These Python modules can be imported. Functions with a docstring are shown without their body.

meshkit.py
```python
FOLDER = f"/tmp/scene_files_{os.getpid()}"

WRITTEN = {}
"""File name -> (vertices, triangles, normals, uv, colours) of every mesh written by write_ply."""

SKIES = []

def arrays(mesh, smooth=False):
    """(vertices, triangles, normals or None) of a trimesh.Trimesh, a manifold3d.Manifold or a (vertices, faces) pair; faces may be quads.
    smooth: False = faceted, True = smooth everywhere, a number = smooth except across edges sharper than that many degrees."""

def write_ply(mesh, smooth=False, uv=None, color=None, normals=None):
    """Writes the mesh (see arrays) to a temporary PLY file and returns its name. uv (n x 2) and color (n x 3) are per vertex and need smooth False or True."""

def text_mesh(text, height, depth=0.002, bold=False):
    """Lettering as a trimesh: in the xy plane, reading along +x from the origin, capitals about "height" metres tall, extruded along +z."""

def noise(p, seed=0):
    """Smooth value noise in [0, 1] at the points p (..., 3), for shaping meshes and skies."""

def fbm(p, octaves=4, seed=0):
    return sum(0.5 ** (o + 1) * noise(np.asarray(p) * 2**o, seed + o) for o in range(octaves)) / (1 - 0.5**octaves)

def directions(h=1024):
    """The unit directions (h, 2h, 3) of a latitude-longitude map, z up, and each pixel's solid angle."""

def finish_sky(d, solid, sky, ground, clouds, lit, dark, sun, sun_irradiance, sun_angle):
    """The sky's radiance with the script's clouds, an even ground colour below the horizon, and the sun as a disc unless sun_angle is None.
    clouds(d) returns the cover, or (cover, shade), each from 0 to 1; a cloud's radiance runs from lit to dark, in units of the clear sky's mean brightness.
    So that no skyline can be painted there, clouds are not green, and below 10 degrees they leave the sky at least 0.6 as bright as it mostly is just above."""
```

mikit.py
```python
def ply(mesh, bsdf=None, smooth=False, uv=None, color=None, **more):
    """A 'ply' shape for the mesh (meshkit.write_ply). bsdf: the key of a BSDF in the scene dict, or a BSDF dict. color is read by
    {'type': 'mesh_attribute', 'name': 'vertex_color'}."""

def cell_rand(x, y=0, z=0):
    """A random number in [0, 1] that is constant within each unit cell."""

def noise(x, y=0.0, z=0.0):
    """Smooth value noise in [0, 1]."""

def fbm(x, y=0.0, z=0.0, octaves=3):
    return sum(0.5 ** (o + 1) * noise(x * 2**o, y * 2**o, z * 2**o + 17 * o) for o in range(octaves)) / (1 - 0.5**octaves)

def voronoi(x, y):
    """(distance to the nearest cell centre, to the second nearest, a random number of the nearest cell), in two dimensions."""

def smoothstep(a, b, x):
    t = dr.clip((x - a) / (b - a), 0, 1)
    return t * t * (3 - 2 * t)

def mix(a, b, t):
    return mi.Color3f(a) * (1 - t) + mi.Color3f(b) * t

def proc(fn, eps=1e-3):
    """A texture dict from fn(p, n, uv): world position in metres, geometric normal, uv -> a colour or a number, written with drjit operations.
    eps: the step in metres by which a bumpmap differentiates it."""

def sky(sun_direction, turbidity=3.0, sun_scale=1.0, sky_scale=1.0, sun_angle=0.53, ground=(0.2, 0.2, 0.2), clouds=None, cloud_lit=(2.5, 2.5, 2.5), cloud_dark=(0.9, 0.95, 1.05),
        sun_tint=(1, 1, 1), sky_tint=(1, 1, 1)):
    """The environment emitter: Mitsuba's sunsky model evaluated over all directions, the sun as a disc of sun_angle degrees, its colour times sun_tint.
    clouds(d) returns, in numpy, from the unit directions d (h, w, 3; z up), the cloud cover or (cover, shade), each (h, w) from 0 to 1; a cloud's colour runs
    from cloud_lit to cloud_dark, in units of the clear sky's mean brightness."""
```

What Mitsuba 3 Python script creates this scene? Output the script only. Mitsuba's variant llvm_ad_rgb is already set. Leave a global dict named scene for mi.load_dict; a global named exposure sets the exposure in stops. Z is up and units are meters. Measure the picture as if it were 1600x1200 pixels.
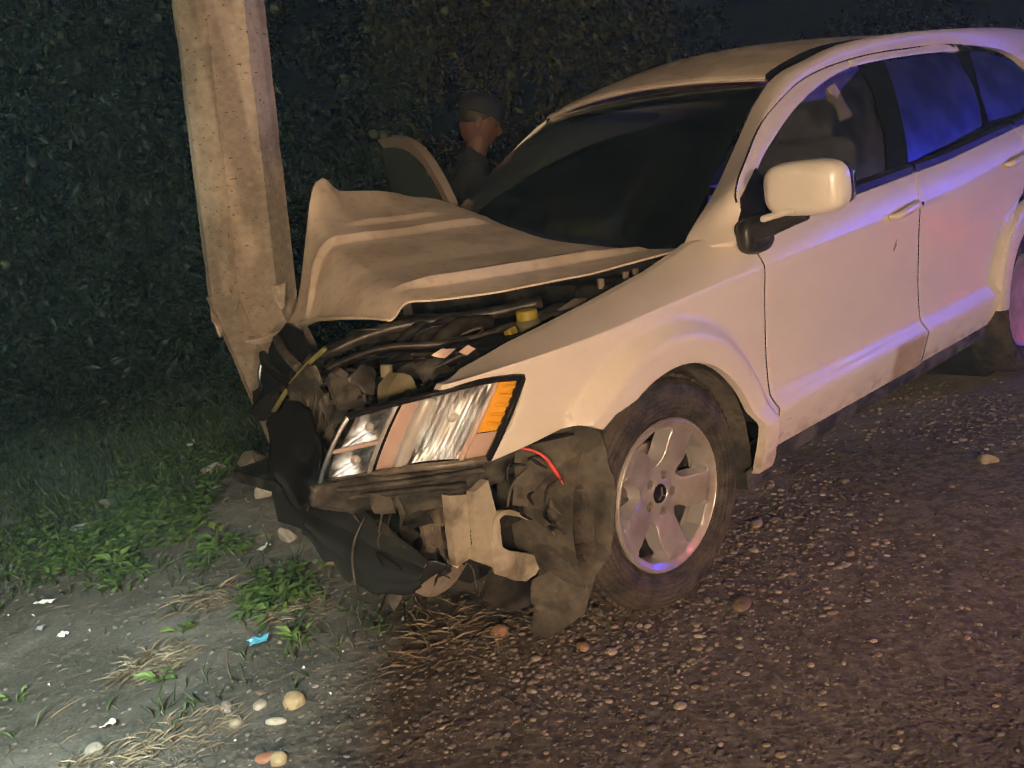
import math, random
import numpy as np
import trimesh
import mitsuba as mi
import drjit as dr
import manifold3d as m3
import shapely
from shapely.geometry import Polygon, Point
from shapely import affinity
from scipy.spatial import Delaunay
from scipy.interpolate import RectBivariateSpline, CubicSpline
import mikit, meshkit
from mikit import noise, fbm, smoothstep, mix, voronoi

T = mi.ScalarTransform4f
scene, labels = {}, {}
rng = np.random.default_rng(7)
random.seed(7)

# ------------------------------------------------------------------ camera, sky, lamps, exposure
EYE = np.array([2.1560, 2.6411, 1.3995])
FWD = np.array([-0.65385056, -0.72270828, -0.2239915])
UP = -np.array([0.257641, 0.06568396, -0.96400557])
FOCAL = 1534.6
scene['camera'] = {'type': 'perspective', 'fov_axis': 'x', 'fov': math.degrees(2 * math.atan(800 / FOCAL)),
                   'near_clip': 0.05, 'far_clip': 900.0,
                   'to_world': T().look_at(origin=EYE.tolist(), target=(EYE + FWD).tolist(), up=UP.tolist())}
TORCH = ([2.6, 2.2, 1.6], [1.7, -0.1, 0.0], 21.0, 8.0)
scene['sky'] = mikit.sky((0.3, -0.5, 0.08), turbidity=3, sun_scale=0.0, sky_scale=0.0050, sky_tint=(0.30, 0.95, 1.5), ground=(0.1, 0.1, 0.1))
exposure = 0.0


def rgb(*c):
    return {'type': 'rgb', 'value': list(c)}


def lamp_disc(key, pos, aim, radius, radiance, label, cat='lamp', housing='lamp_black'):
    """a round lamp: a housing with an emitting lens, standing outside the frame where the light comes from"""
    d = np.array(aim, float) - np.array(pos, float)
    d /= np.linalg.norm(d)
    m = T().look_at(origin=list(pos), target=(np.array(pos) + d).tolist(), up=[0, 0, 1])
    cyl = trimesh.creation.cylinder(radius * 1.15, radius * 1.2, sections=24)
    cyl.apply_translation([0, 0, -radius * 0.63])
    scene[key + '__housing'] = mikit.ply(cyl, housing, smooth=30, to_world=m)
    dome = trimesh.creation.cylinder(radius, 0.01, sections=24)
    scene[key + '__lens'] = mikit.ply(dome, 'lamp_black', smooth=30, to_world=m, emitter={'type': 'area', 'radiance': rgb(*radiance)})
    labels[key] = {'label': label, 'category': cat}


lamp_disc('work_lamp', (4.9, 5.0, 1.7), (-0.3, 0.4, 0.7), 0.10, (2500, 1640, 980), 'warm headlamp of a vehicle shining on the crashed car, nearer the trees')
lamp_disc('work_lamp_001', (3.8, 6.2, 1.7), (-0.6, 0.4, 0.7), 0.10, (2500, 1640, 980), 'warm headlamp of a vehicle shining on the crashed car, out on the road')
lamp_disc('blue_beacon', (-7.0, 4.0, 1.9), (-1.0, 0.8, 0.7), 0.42, (2.6, 3.2, 64), 'blue flashing beacon of the vehicle waiting on the road')
lamp_disc('red_beacon', (-5.1, 2.24, 0.24), (-1.2, 1.5, 0.2), 0.02, (700, 22, 24), 'red flashing beacon of the vehicle waiting on the road')
scene['torch_light'] = {'type': 'spot', 'to_world': T().look_at(origin=TORCH[0], target=TORCH[1], up=[0, 0, 1]),
                        'intensity': rgb(52, 66, 61), 'cutoff_angle': TORCH[2], 'beam_width': TORCH[3]}
scene['red_flash'] = {'type': 'spot', 'to_world': T().look_at(origin=[-1.9, 5.6, 1.7], target=[-0.6, 2.3, 0.0], up=[0, 0, 1]),
                      'intensity': rgb(15, 2.2, 4.2), 'cutoff_angle': 16.0, 'beam_width': 5.0}
scene['beam_light'] = {'type': 'spot', 'to_world': T().look_at(origin=[3.6, 1.7, 1.9], target=[-0.6, -5.2, 1.7], up=[0, 0, 1]),
                       'intensity': rgb(10, 36, 34), 'cutoff_angle': 24.0, 'beam_width': 10.0}
scene['air'] = {'type': 'homogeneous', 'albedo': rgb(0.45, 0.82, 1.0), 'sigma_t': 0.010}
scene['haze'] = {'type': 'cube', 'to_world': T().translate([0, 0, 3.4]).scale([170, 170, 4.6]), 'bsdf': {'type': 'null'}, 'interior': {'type': 'ref', 'id': 'air'}}
labels['haze'] = {'label': 'thin damp night haze', 'kind': 'stuff'}
scene['camera']['medium'] = {'type': 'ref', 'id': 'air'}

# ------------------------------------------------------------------ materials
def principled(color, rough=0.5, metallic=0.0, **k):
    c = color if isinstance(color, dict) else rgb(*color)
    return {'type': 'principled', 'base_color': c, 'roughness': rough, 'metallic': metallic, **k}


def two(b):
    return {'type': 'twosided', 'bsdf': b}


def bump(b, fn, scale=1.0, eps=1e-3):
    return {'type': 'bumpmap', 'arbitrary': {**mikit.proc(fn, eps), }, 'scale': scale, 'bsdf': b}


def paint_color(p, n, uv):
    z = p.z
    k = fbm(p.x * 9, p.y * 9, p.z * 9, 3)
    fine = noise(p.x * 90, p.y * 90, p.z * 90)
    mud = smoothstep(0.46, 0.28, z + 0.10 * (k - 0.5)) * (0.25 + 0.5 * smoothstep(0.3, 0.75, fbm(p.x * 22, p.y * 22, p.z * 30, 3)))
    rear = smoothstep(-1.38, -1.44, p.x + 0.06 * (k - 0.5)) * smoothstep(-1.72, -1.66, p.x) * smoothstep(0.49, 0.46, z) * (0.35 + 0.6 * k)
    speck = smoothstep(0.93, 0.97, fine) * smoothstep(0.75, 0.35, z) * 0.6
    film = 0.22 * k
    sc = smoothstep(1, 0.5, dr.sqrt(dr.square((p.x + 1.49 + 0.5 * (p.z - 0.855)) / 0.012) + dr.square((p.z - 0.855) / 0.026)) + 0.5 * (fine - 0.5))
    c = mix((0.70, 0.655, 0.60), (0.55, 0.47, 0.38), film)
    c = mix(c, (0.34, 0.23, 0.11), rear)
    c = mix(c, (0.20, 0.14, 0.085), dr.clip(mud * 0.95 + speck + sc * 0.8, 0, 0.9))
    return c


def paint_rough(p, n, uv):
    k = fbm(p.x * 9, p.y * 9, p.z * 9, 3)
    return dr.clip(0.34 + 0.14 * k + 0.4 * smoothstep(0.5, 0.3, p.z + 0.16 * (k - 0.5)), 0, 1)


scene['paint'] = two({'type': 'principled', 'base_color': mikit.proc(paint_color), 'roughness': mikit.proc(paint_rough), 'specular': 0.5, 'clearcoat': 0.95, 'clearcoat_gloss': 0.88})


def hood_color(p, n, uv):
    k = fbm(p.x * 5, p.y * 5, p.z * 5, 4)
    s = fbm(p.x * 40, p.y * 40, p.z * 40, 2)
    d = smoothstep(0.42, 0.7, k) * 0.5 + smoothstep(0.55, 0.8, s) * 0.25
    return mix((0.62, 0.55, 0.46), (0.36, 0.29, 0.22), d)


scene['hood_paint'] = two({'type': 'principled', 'base_color': mikit.proc(hood_color), 'roughness': 0.33, 'specular': 0.5, 'clearcoat': 0.6, 'clearcoat_gloss': 0.85})
scene['handle_paint'] = two(principled((0.70, 0.64, 0.56), 0.2, clearcoat=1.0, clearcoat_gloss=0.95))
scene['mirror_paint'] = two(principled((0.70, 0.68, 0.62), 0.22, clearcoat=1.0, clearcoat_gloss=0.95))
scene['lamp_black'] = two(principled((0.02, 0.02, 0.02), 0.4))
scene['black_plastic'] = two(principled((0.018, 0.019, 0.02), 0.5, specular=0.3))
scene['gloss_black'] = two(principled((0.010, 0.010, 0.012), 0.12, specular=0.5))
scene['dark_gap'] = two(principled((0.012, 0.012, 0.012), 0.8))


def dusty(a, b, f=14.0, lo=0.35, hi=0.7):
    def fn(p, n, uv):
        k = fbm(p.x * f, p.y * f, p.z * f, 4)
        g = fbm(p.x * f * 6, p.y * f * 6, p.z * f * 6, 2)
        return mix(a, b, dr.clip(smoothstep(lo, hi, k) * 0.8 + 0.35 * (g - 0.35), 0, 1))
    return mikit.proc(fn)


scene['dusty_plastic'] = two(principled(dusty((0.022, 0.023, 0.023), (0.10, 0.096, 0.084)), 0.6))
def liner_color(p, n, uv):
    a = fbm(p.x * 7, p.y * 7, p.z * 7, 4)
    b = fbm(p.x * 48, p.y * 48, p.z * 48, 3)
    h = smoothstep(0.56, 0.66, fbm(p.x * 19 + 3, p.y * 19, p.z * 19, 3))
    c = mix((0.035, 0.033, 0.029), (0.105, 0.094, 0.077), smoothstep(0.3, 0.68, a))
    c = c * (0.65 + 0.75 * b)
    return mix(c, (0.02, 0.019, 0.017), h * 0.45)


scene['dirty_liner'] = two(principled(mikit.proc(liner_color), 0.85))
scene['engine_dark'] = two(principled(dusty((0.012, 0.012, 0.012), (0.05, 0.045, 0.037), 16.0), 0.4))
scene['engine_grey'] = two(principled(dusty((0.032, 0.031, 0.028), (0.105, 0.098, 0.084), 24.0), 0.5))
scene['dirty_white'] = two(principled(dusty((0.40, 0.37, 0.30), (0.17, 0.15, 0.115), 14.0, 0.4, 0.75), 0.5))
scene['cream_plastic'] = two(principled(dusty((0.24, 0.22, 0.14), (0.14, 0.125, 0.08), 12.0), 0.5))
scene['yellow_plastic'] = two(principled((0.30, 0.24, 0.03), 0.5))
scene['red_plastic'] = two(principled((0.65, 0.07, 0.06), 0.4))
scene['hose_green'] = two(principled((0.20, 0.20, 0.085), 0.4))
scene['steel_dirty'] = two(principled(dusty((0.28, 0.25, 0.21), (0.12, 0.10, 0.08), 20.0), 0.5, metallic=0.4))
scene['bolt_steel'] = two(principled((0.42, 0.36, 0.28), 0.4, metallic=0.7))


def tyre_color(p, n, uv):
    k = fbm(p.x * 18, p.y * 18, p.z * 18, 4)
    g = noise(p.x * 160, p.y * 160, p.z * 160)
    return mix((0.02, 0.019, 0.018), (0.085, 0.068, 0.053), dr.clip(smoothstep(0.25, 0.75, k) * 0.7 + 0.45 * (g - 0.4), 0, 1))


scene['tyre_rubber'] = two(principled(mikit.proc(tyre_color), 0.75))


def rim_color(p, n, uv):
    k = fbm(p.x * 10, p.y * 10, p.z * 10, 4)
    g = noise(p.x * 130, p.y * 130, p.z * 130)
    return mix((0.56, 0.54, 0.52), (0.30, 0.24, 0.19), smoothstep(0.3, 0.75, k) * 0.6 + 0.12 * g)


scene['rim_metal'] = two(principled(mikit.proc(rim_color), 0.34, metallic=0.55, specular=0.6))
scene['chrome'] = two({'type': 'roughconductor', 'material': 'Al', 'alpha': 0.2})
scene['chrome_soft'] = two({'type': 'roughconductor', 'material': 'Al', 'alpha': 0.38})
scene['silver'] = two(principled((0.90, 0.88, 0.85), 0.24, metallic=0.72, specular=0.8))
scene['rim_clean'] = two(principled((0.66, 0.65, 0.64), 0.3, metallic=0.6))
scene['copper_panel'] = two(principled((0.86, 0.64, 0.56), 0.28, metallic=0.4))
scene['amber'] = two(principled((1.0, 0.50, 0.03), 0.2, metallic=0.2, clearcoat=1.0))
scene['brake_metal'] = two(principled((0.12, 0.10, 0.09), 0.4, metallic=0.6))
scene['lens_clear'] = {'type': 'thindielectric', 'int_ior': 1.45}
scene['glass'] = {'type': 'thindielectric', 'int_ior': 1.5}


def rear_glass_w(p, n, uv):
    k = fbm(p.x * 7, p.y * 7, p.z * 7, 3)
    g = noise(p.x * 160, p.y * 160, p.z * 160)
    return dr.clip(0.55 + 0.4 * smoothstep(0.3, 0.75, k) + 0.2 * (g - 0.5), 0.05, 1.0)


def front_glass_w(p, n, uv):
    k = fbm(p.x * 5, p.y * 5, p.z * 5, 3)
    g = noise(p.x * 220, p.y * 220, p.z * 220)
    low = smoothstep(1.24, 1.10, p.z + 0.1 * p.x * 0)
    return dr.clip(0.03 + 0.12 * smoothstep(0.4, 0.8, k) + 0.10 * low + 0.15 * smoothstep(0.9, 0.97, g), 0.0, 0.7)


def ws_w(p, n, uv):
    g = noise(p.x * 150, p.y * 60, p.z * 150)
    k = fbm(p.x * 4, p.y * 4, p.z * 4, 3)
    return dr.clip(0.015 + 0.05 * smoothstep(0.45, 0.8, k) + 0.25 * smoothstep(0.965, 0.985, g), 0.0, 0.6)


film = two(principled((0.30, 0.30, 0.36), 0.42, metallic=1.0))
scene['glass_rear'] = {'type': 'blendbsdf', 'weight': mikit.proc(rear_glass_w), 'a': {'type': 'thindielectric', 'int_ior': 1.5, 'specular_transmittance': rgb(0.25, 0.25, 0.28)}, 'b': film}
scene['glass_front'] = {'type': 'blendbsdf', 'weight': mikit.proc(front_glass_w), 'a': {'type': 'thindielectric', 'int_ior': 1.5, 'specular_transmittance': rgb(0.75, 0.78, 0.76)}, 'b': two(principled((0.25, 0.26, 0.25), 0.4))}
scene['glass_windscreen'] = {'type': 'blendbsdf', 'weight': mikit.proc(ws_w), 'a': {'type': 'thindielectric', 'int_ior': 1.5, 'specular_transmittance': rgb(0.26, 0.30, 0.29)}, 'b': two(principled((0.08, 0.09, 0.085), 0.4))}
scene['mirror_glass'] = two({'type': 'conductor', 'material': 'Ag'})
scene['interior_dark'] = two(principled((0.03, 0.03, 0.032), 0.8))
scene['seat_cloth'] = two(principled((0.10, 0.10, 0.105), 0.9))
scene['interior_beige'] = two(principled((0.33, 0.27, 0.21), 0.7))
scene['airbag_cloth'] = two(principled((0.30, 0.31, 0.24), 0.9))


def concrete_color(p, n, uv):
    k = fbm(p.x * 6, p.y * 6, p.z * 3.2, 4)
    m = fbm(p.x * 30, p.y * 30, p.z * 30, 3)
    s = fbm(p.x * 14, p.y * 14, p.z * 1.2, 3)
    pit = smoothstep(0.80, 0.92, noise(p.x * 100, p.y * 100, p.z * 100))
    c = mix((0.40, 0.365, 0.30), (0.22, 0.20, 0.165), smoothstep(0.34, 0.62, k))
    c = mix(c, (0.30, 0.20, 0.11), smoothstep(0.6, 0.75, fbm(p.x * 20 + 5, p.y * 20, p.z * 0.8, 2)) * 0.15)
    c = mix(c, (0.17, 0.145, 0.115), smoothstep(0.48, 0.66, s) * 0.65)
    c = mix(c, (0.46, 0.42, 0.36), smoothstep(0.6, 0.85, m) * 0.2)
    sp = fbm(p.x * 55, p.y * 55, p.z * 55, 3)
    c = c * (0.72 + 0.5 * sp)
    return mix(c, (0.07, 0.06, 0.05), pit * 0.75)


def concrete_bump(p, n, uv):
    return fbm(p.x * 30, p.y * 30, p.z * 30, 3) * 0.6 - smoothstep(0.83, 0.93, noise(p.x * 140, p.y * 140, p.z * 140)) * 0.5


scene['concrete'] = {'type': 'bumpmap', 'arbitrary': mikit.proc(concrete_bump, 2e-3), 'scale': 0.016, 'bsdf': two(principled(mikit.proc(concrete_color), 0.9))}
scene['concrete_raw'] = two(principled(dusty((0.46, 0.43, 0.36), (0.22, 0.19, 0.15), 20.0), 0.95))
scene['stone_vcol'] = two({'type': 'principled', 'base_color': {'type': 'mesh_attribute', 'name': 'vertex_color'}, 'roughness': 0.6, 'specular': 0.4})
scene['leaf_vcol'] = two({'type': 'principled', 'base_color': {'type': 'mesh_attribute', 'name': 'vertex_color'}, 'roughness': 0.5, 'specular': 0.4})
scene['weed_vcol'] = two({'type': 'principled', 'base_color': {'type': 'mesh_attribute', 'name': 'vertex_color'}, 'roughness': 0.55})
scene['bark'] = two(principled(dusty((0.06, 0.05, 0.04), (0.12, 0.10, 0.08), 20.0), 0.9))
scene['fruit_skin'] = two(principled((0.085, 0.10, 0.04), 0.5))
scene['paper_white'] = two(principled((0.78, 0.80, 0.80), 0.7))
scene['wrapper_blue'] = two(principled((0.10, 0.42, 0.62), 0.35))
scene['wood_dry'] = two(principled((0.22, 0.17, 0.11), 0.85))
scene['skin'] = two(principled((0.10, 0.043, 0.028), 0.6))
scene['uniform_navy'] = two(principled((0.007, 0.008, 0.014), 0.9))
scene['cap_navy'] = two(principled((0.007, 0.009, 0.020), 0.8))
scene['badge_metal'] = two(principled((0.6, 0.6, 0.55), 0.3, metallic=0.8))
scene['hair'] = two(principled((0.015, 0.012, 0.01), 0.6))

# ------------------------------------------------------------------ mesh helpers
def add(key, mesh, bsdf, smooth=30, label=None, **k):
    base, n = key, 0
    while key in scene:
        n += 1
        key = f'{base}_{n:03d}'
    scene[key] = mikit.ply(mesh, bsdf, smooth=smooth, **k)
    if label:
        labels[key] = {'label': label}
    return key


def tri(v, f):
    return trimesh.Trimesh(np.asarray(v, float), np.asarray(f), process=False)


def cat(*ms):
    return trimesh.util.concatenate([m for m in ms])


def spline(pts, n, closed=False):
    p = np.asarray(pts, float)
    if closed:
        p = np.vstack([p, p[:1]])
    d = np.r_[0, np.cumsum(np.sqrt(np.linalg.norm(np.diff(p, axis=0), axis=1)) + 1e-9)]
    cs = CubicSpline(d, p, bc_type='periodic' if closed else 'natural')
    t = np.linspace(0, d[-1], n + (1 if closed else 0))
    q = cs(t)
    return q[:-1] if closed else q


def polyline(pts, n):
    p = np.asarray(pts, float)
    d = np.r_[0, np.cumsum(np.linalg.norm(np.diff(p, axis=0), axis=1))]
    t = np.linspace(0, d[-1], n)
    return np.stack([np.interp(t, d, p[:, k]) for k in range(p.shape[1])], 1)


def grid_mesh(P, thick=0.0, center=None):
    """P (n, m, 3) -> a sheet; with thick the sheet gets a back side and edges (offset along -normal)"""
    n, m = P.shape[:2]
    idx = np.arange(n * m).reshape(n, m)
    q = np.stack([idx[:-1, :-1], idx[1:, :-1], idx[1:, 1:], idx[:-1, 1:]], -1).reshape(-1, 4)
    f = np.vstack([q[:, [0, 1, 2]], q[:, [0, 2, 3]]])
    v = P.reshape(-1, 3)
    if not thick:
        return tri(v, f)
    du, dv = np.gradient(P, axis=0), np.gradient(P, axis=1)
    nn = np.cross(du, dv)
    nn /= np.linalg.norm(nn, axis=2, keepdims=True) + 1e-12
    b = (P - nn * thick).reshape(-1, 3)
    k = n * m
    ring = np.r_[idx[0, :], idx[1:, -1], idx[-1, -2::-1], idx[-2:0:-1, 0]]
    r2 = np.roll(ring, -1)
    side = np.vstack([np.stack([ring, r2, r2 + k], 1), np.stack([ring, r2 + k, ring + k], 1)])
    return tri(np.vstack([v, b]), np.vstack([f, f[:, ::-1] + k, side]))


def tube(pts, r, sides=8, n=None, cap=True):
    p = spline(pts, n) if n else np.asarray(pts, float)
    r = np.broadcast_to(r, (len(p),)) if np.ndim(r) == 0 else np.interp(np.linspace(0, 1, len(p)), np.linspace(0, 1, len(r)), r)
    t = np.gradient(p, axis=0)
    t /= np.linalg.norm(t, axis=1, keepdims=True) + 1e-12
    a = np.cross(t[0], [0, 0, 1.0] if abs(t[0][2]) < .9 else [1.0, 0, 0])
    A = []
    for k in range(len(p)):
        a = a - t[k] * (a @ t[k])
        a /= np.linalg.norm(a) + 1e-12
        A.append(a)
    A = np.array(A)
    B = np.cross(t, A)
    w = np.arange(sides) * 2 * np.pi / sides
    v = p[:, None] + r[:, None, None] * (np.cos(w)[None, :, None] * A[:, None] + np.sin(w)[None, :, None] * B[:, None])
    L = len(p)
    i, j = np.meshgrid(np.arange(L - 1), np.arange(sides), indexing='ij')
    q = np.stack([i * sides + j, i * sides + (j + 1) % sides, (i + 1) * sides + (j + 1) % sides, (i + 1) * sides + j], -1).reshape(-1, 4)
    f = [q[:, [0, 1, 2]], q[:, [0, 2, 3]]]
    V = [v.reshape(-1, 3)]
    if cap:
        V.append(p[[0, -1]])
        jj = np.arange(sides)
        f.append(np.stack([np.full(sides, L * sides), (jj + 1) % sides, jj], 1))
        f.append(np.stack([np.full(sides, L * sides + 1), (L - 1) * sides + jj, (L - 1) * sides + (jj + 1) % sides], 1))
    return tri(np.vstack(V), np.vstack(f))


def rbox(size, r=0.01, at=(0, 0, 0), rot=None, seg=12):
    sx, sy, sz = [max(s / 2 - r, 1e-4) for s in size]
    sp = m3.Manifold.sphere(r, seg)
    h = m3.Manifold.batch_hull([sp.translate([a * sx, b * sy, c * sz]) for a in (-1, 1) for b in (-1, 1) for c in (-1, 1)])
    me = h.to_mesh()
    t = tri(me.vert_properties[:, :3], me.tri_verts)
    if rot is not None:
        t.apply_transform(trimesh.transformations.euler_matrix(*[math.radians(a) for a in rot]))
    t.apply_translation(at)
    return t


def lathe(profile, sections=48):
    """profile [(r, z)] about z"""
    p = np.asarray(profile, float)
    w = np.arange(sections + 1) * 2 * np.pi / sections
    P = np.stack([p[:, 0][:, None] * np.cos(w), p[:, 0][:, None] * np.sin(w), np.broadcast_to(p[:, 1][:, None], (len(p), sections + 1))], -1)
    m = grid_mesh(P)
    m.merge_vertices()
    return m


def plate(pts, thick, jag=0.0, bend=0.0, seed=0, res=0.02, rag=0.004, freq=8):
    """a crumpled sheet through the 3D outline pts (roughly flat): triangulated in its own plane, pushed about by noise, given thickness"""
    p = np.asarray(pts, float)
    c = p.mean(0)
    u, s, vt = np.linalg.svd(p - c)
    q = (p - c) @ vt.T
    o = dens(q[:, :2], .012)
    o = o + (meshkit.fbm(np.stack([o[:, 0] * 38, o[:, 1] * 38, 0 * o[:, 0] + seed], 1), 3)[:, None] - .5) * 2 * rag * (o - o.mean(0)) / (np.linalg.norm(o - o.mean(0), axis=1, keepdims=True) + 1e-6)
    poly = Polygon(o)
    if not poly.is_valid:
        poly = poly.buffer(0)
        if poly.geom_type != 'Polygon':
            poly = max(poly.geoms, key=lambda g: g.area)
    m = mesh2d(poly, res)
    v2 = m[0]
    # height of the outline interpolated inside
    d = np.linalg.norm(v2[:, None] - q[None, :, :2], axis=2) + 1e-4
    w = 1 / d ** 3
    h = (w * q[:, 2]).sum(1) / w.sum(1)
    P = c + v2[:, :1] * vt[0] + v2[:, 1:2] * vt[1] + h[:, None] * vt[2]
    if jag:
        P = P + (meshkit.fbm(P * freq + seed, 3)[:, None] - .5) * jag * 2 * vt[2]
    return thicken(P, m[1], thick)


def thicken(P, f, thick):
    n = np.zeros_like(P)
    fn = np.cross(P[f[:, 1]] - P[f[:, 0]], P[f[:, 2]] - P[f[:, 0]])
    for k in range(3):
        np.add.at(n, f[:, k], fn)
    n /= np.linalg.norm(n, axis=1, keepdims=True) + 1e-12
    b = P - n * thick
    e = np.vstack([f[:, [0, 1]], f[:, [1, 2]], f[:, [2, 0]]])
    key = {tuple(x) for x in e.tolist()}
    bd = np.array([x for x in e.tolist() if (x[1], x[0]) not in key])
    k = len(P)
    side = np.vstack([np.stack([bd[:, 1], bd[:, 0], bd[:, 0] + k], 1), np.stack([bd[:, 1], bd[:, 0] + k, bd[:, 1] + k], 1)])
    return tri(np.vstack([P, b]), np.vstack([f, f[:, ::-1] + k, side]))


def dens(ring, step):
    r = np.asarray(ring, float)
    out = []
    for a, b in zip(r, np.roll(r, -1, axis=0)):
        n = max(1, int(np.ceil(np.linalg.norm(b - a) / step)))
        out.append(a + (b - a) * (np.arange(n) / n)[:, None])
    return np.vstack(out)


def mesh2d(poly, res, edge=0.0):
    """(verts, faces, is_border) of a shapely polygon"""
    rings = [np.array(r.coords)[:-1] for r in [poly.exterior, *poly.interiors]]
    bp = np.vstack([dens(r, res * .7) for r in rings])
    nb = len(bp)
    pts = [bp]
    inner = poly
    if edge:
        ip = poly.buffer(-edge)
        for g in getattr(ip, 'geoms', [ip]):
            for r in [g.exterior, *g.interiors]:
                pts.append(dens(np.array(r.coords)[:-1], res * .7))
        inner = ip
    inn = inner.buffer(-res * .45)
    x0, y0, x1, y1 = poly.bounds
    gx, gy = np.meshgrid(np.arange(x0, x1, res), np.arange(y0, y1, res))
    gx = gx + (np.arange(gx.shape[0]) % 2)[:, None] * res / 2
    g = np.stack([gx.ravel(), gy.ravel()], 1)
    g = g[shapely.contains_xy(inn, g[:, 0], g[:, 1])]
    pts.append(g)
    v = np.vstack(pts)
    v = v + 1e-7 * np.random.default_rng(1).standard_normal(v.shape)
    f = Delaunay(v).simplices
    cc = v[f].mean(1)
    f = f[shapely.contains_xy(poly, cc[:, 0], cc[:, 1])]
    a = v[f]
    ar = (a[:, 1, 0] - a[:, 0, 0]) * (a[:, 2, 1] - a[:, 0, 1]) - (a[:, 1, 1] - a[:, 0, 1]) * (a[:, 2, 0] - a[:, 0, 0])
    f[ar < 0] = f[ar < 0][:, ::-1]
    f = f[np.abs(ar) > 1e-12]
    return v, f, np.arange(len(v)) < nb

# ------------------------------------------------------------------ body surface of the car (x forward, y to its left, z up; origin below the front axle)
I = np.interp


def zc(x):
    return I(x, [-3.6, -2.8, -2.08, -1.38, -.6, -.04, .27, .53, .7], [1.15, 1.08, 1.0, .968, .946, .922, .904, .89, .88])


def taper(x):
    return .38 * np.clip(np.asarray(x, float) - .12, 0, None) ** 2


def top(x):
    X = [-3.6, -2.95, -2.07, -1.23, -.62, -.5, -.4, -.2, .1, .4, .65]
    return I(x, X, [.84, .85, .855, .857, .845, .80, .765, .755, .75, .74, .715]), I(x, X, [1.28, 1.2, 1.125, 1.085, 1.04, 1.05, 1.045, 1.0, .955, .915, .865])


def low(x, z):
    return I(z, [.2, .30, .455, .465, .505, .55, .65, .80, .86, .89, .92, 1.1], [.82, .866, .914, .917, .884, .880, .881, .893, .899, .9035, .905, .905])


def flare(x, z, cx=0., cz=.36):
    r = np.hypot(x - cx + .02, z - cz)
    k = np.clip((.520 - r) / .04, 0, 1)
    k = .75 * k + .25 * k * k * (3 - 2 * k)
    return .054 * k * np.clip((r - .30) / .05, 0, 1) * np.clip((z - .2) / .1, 0, 1)


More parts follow.
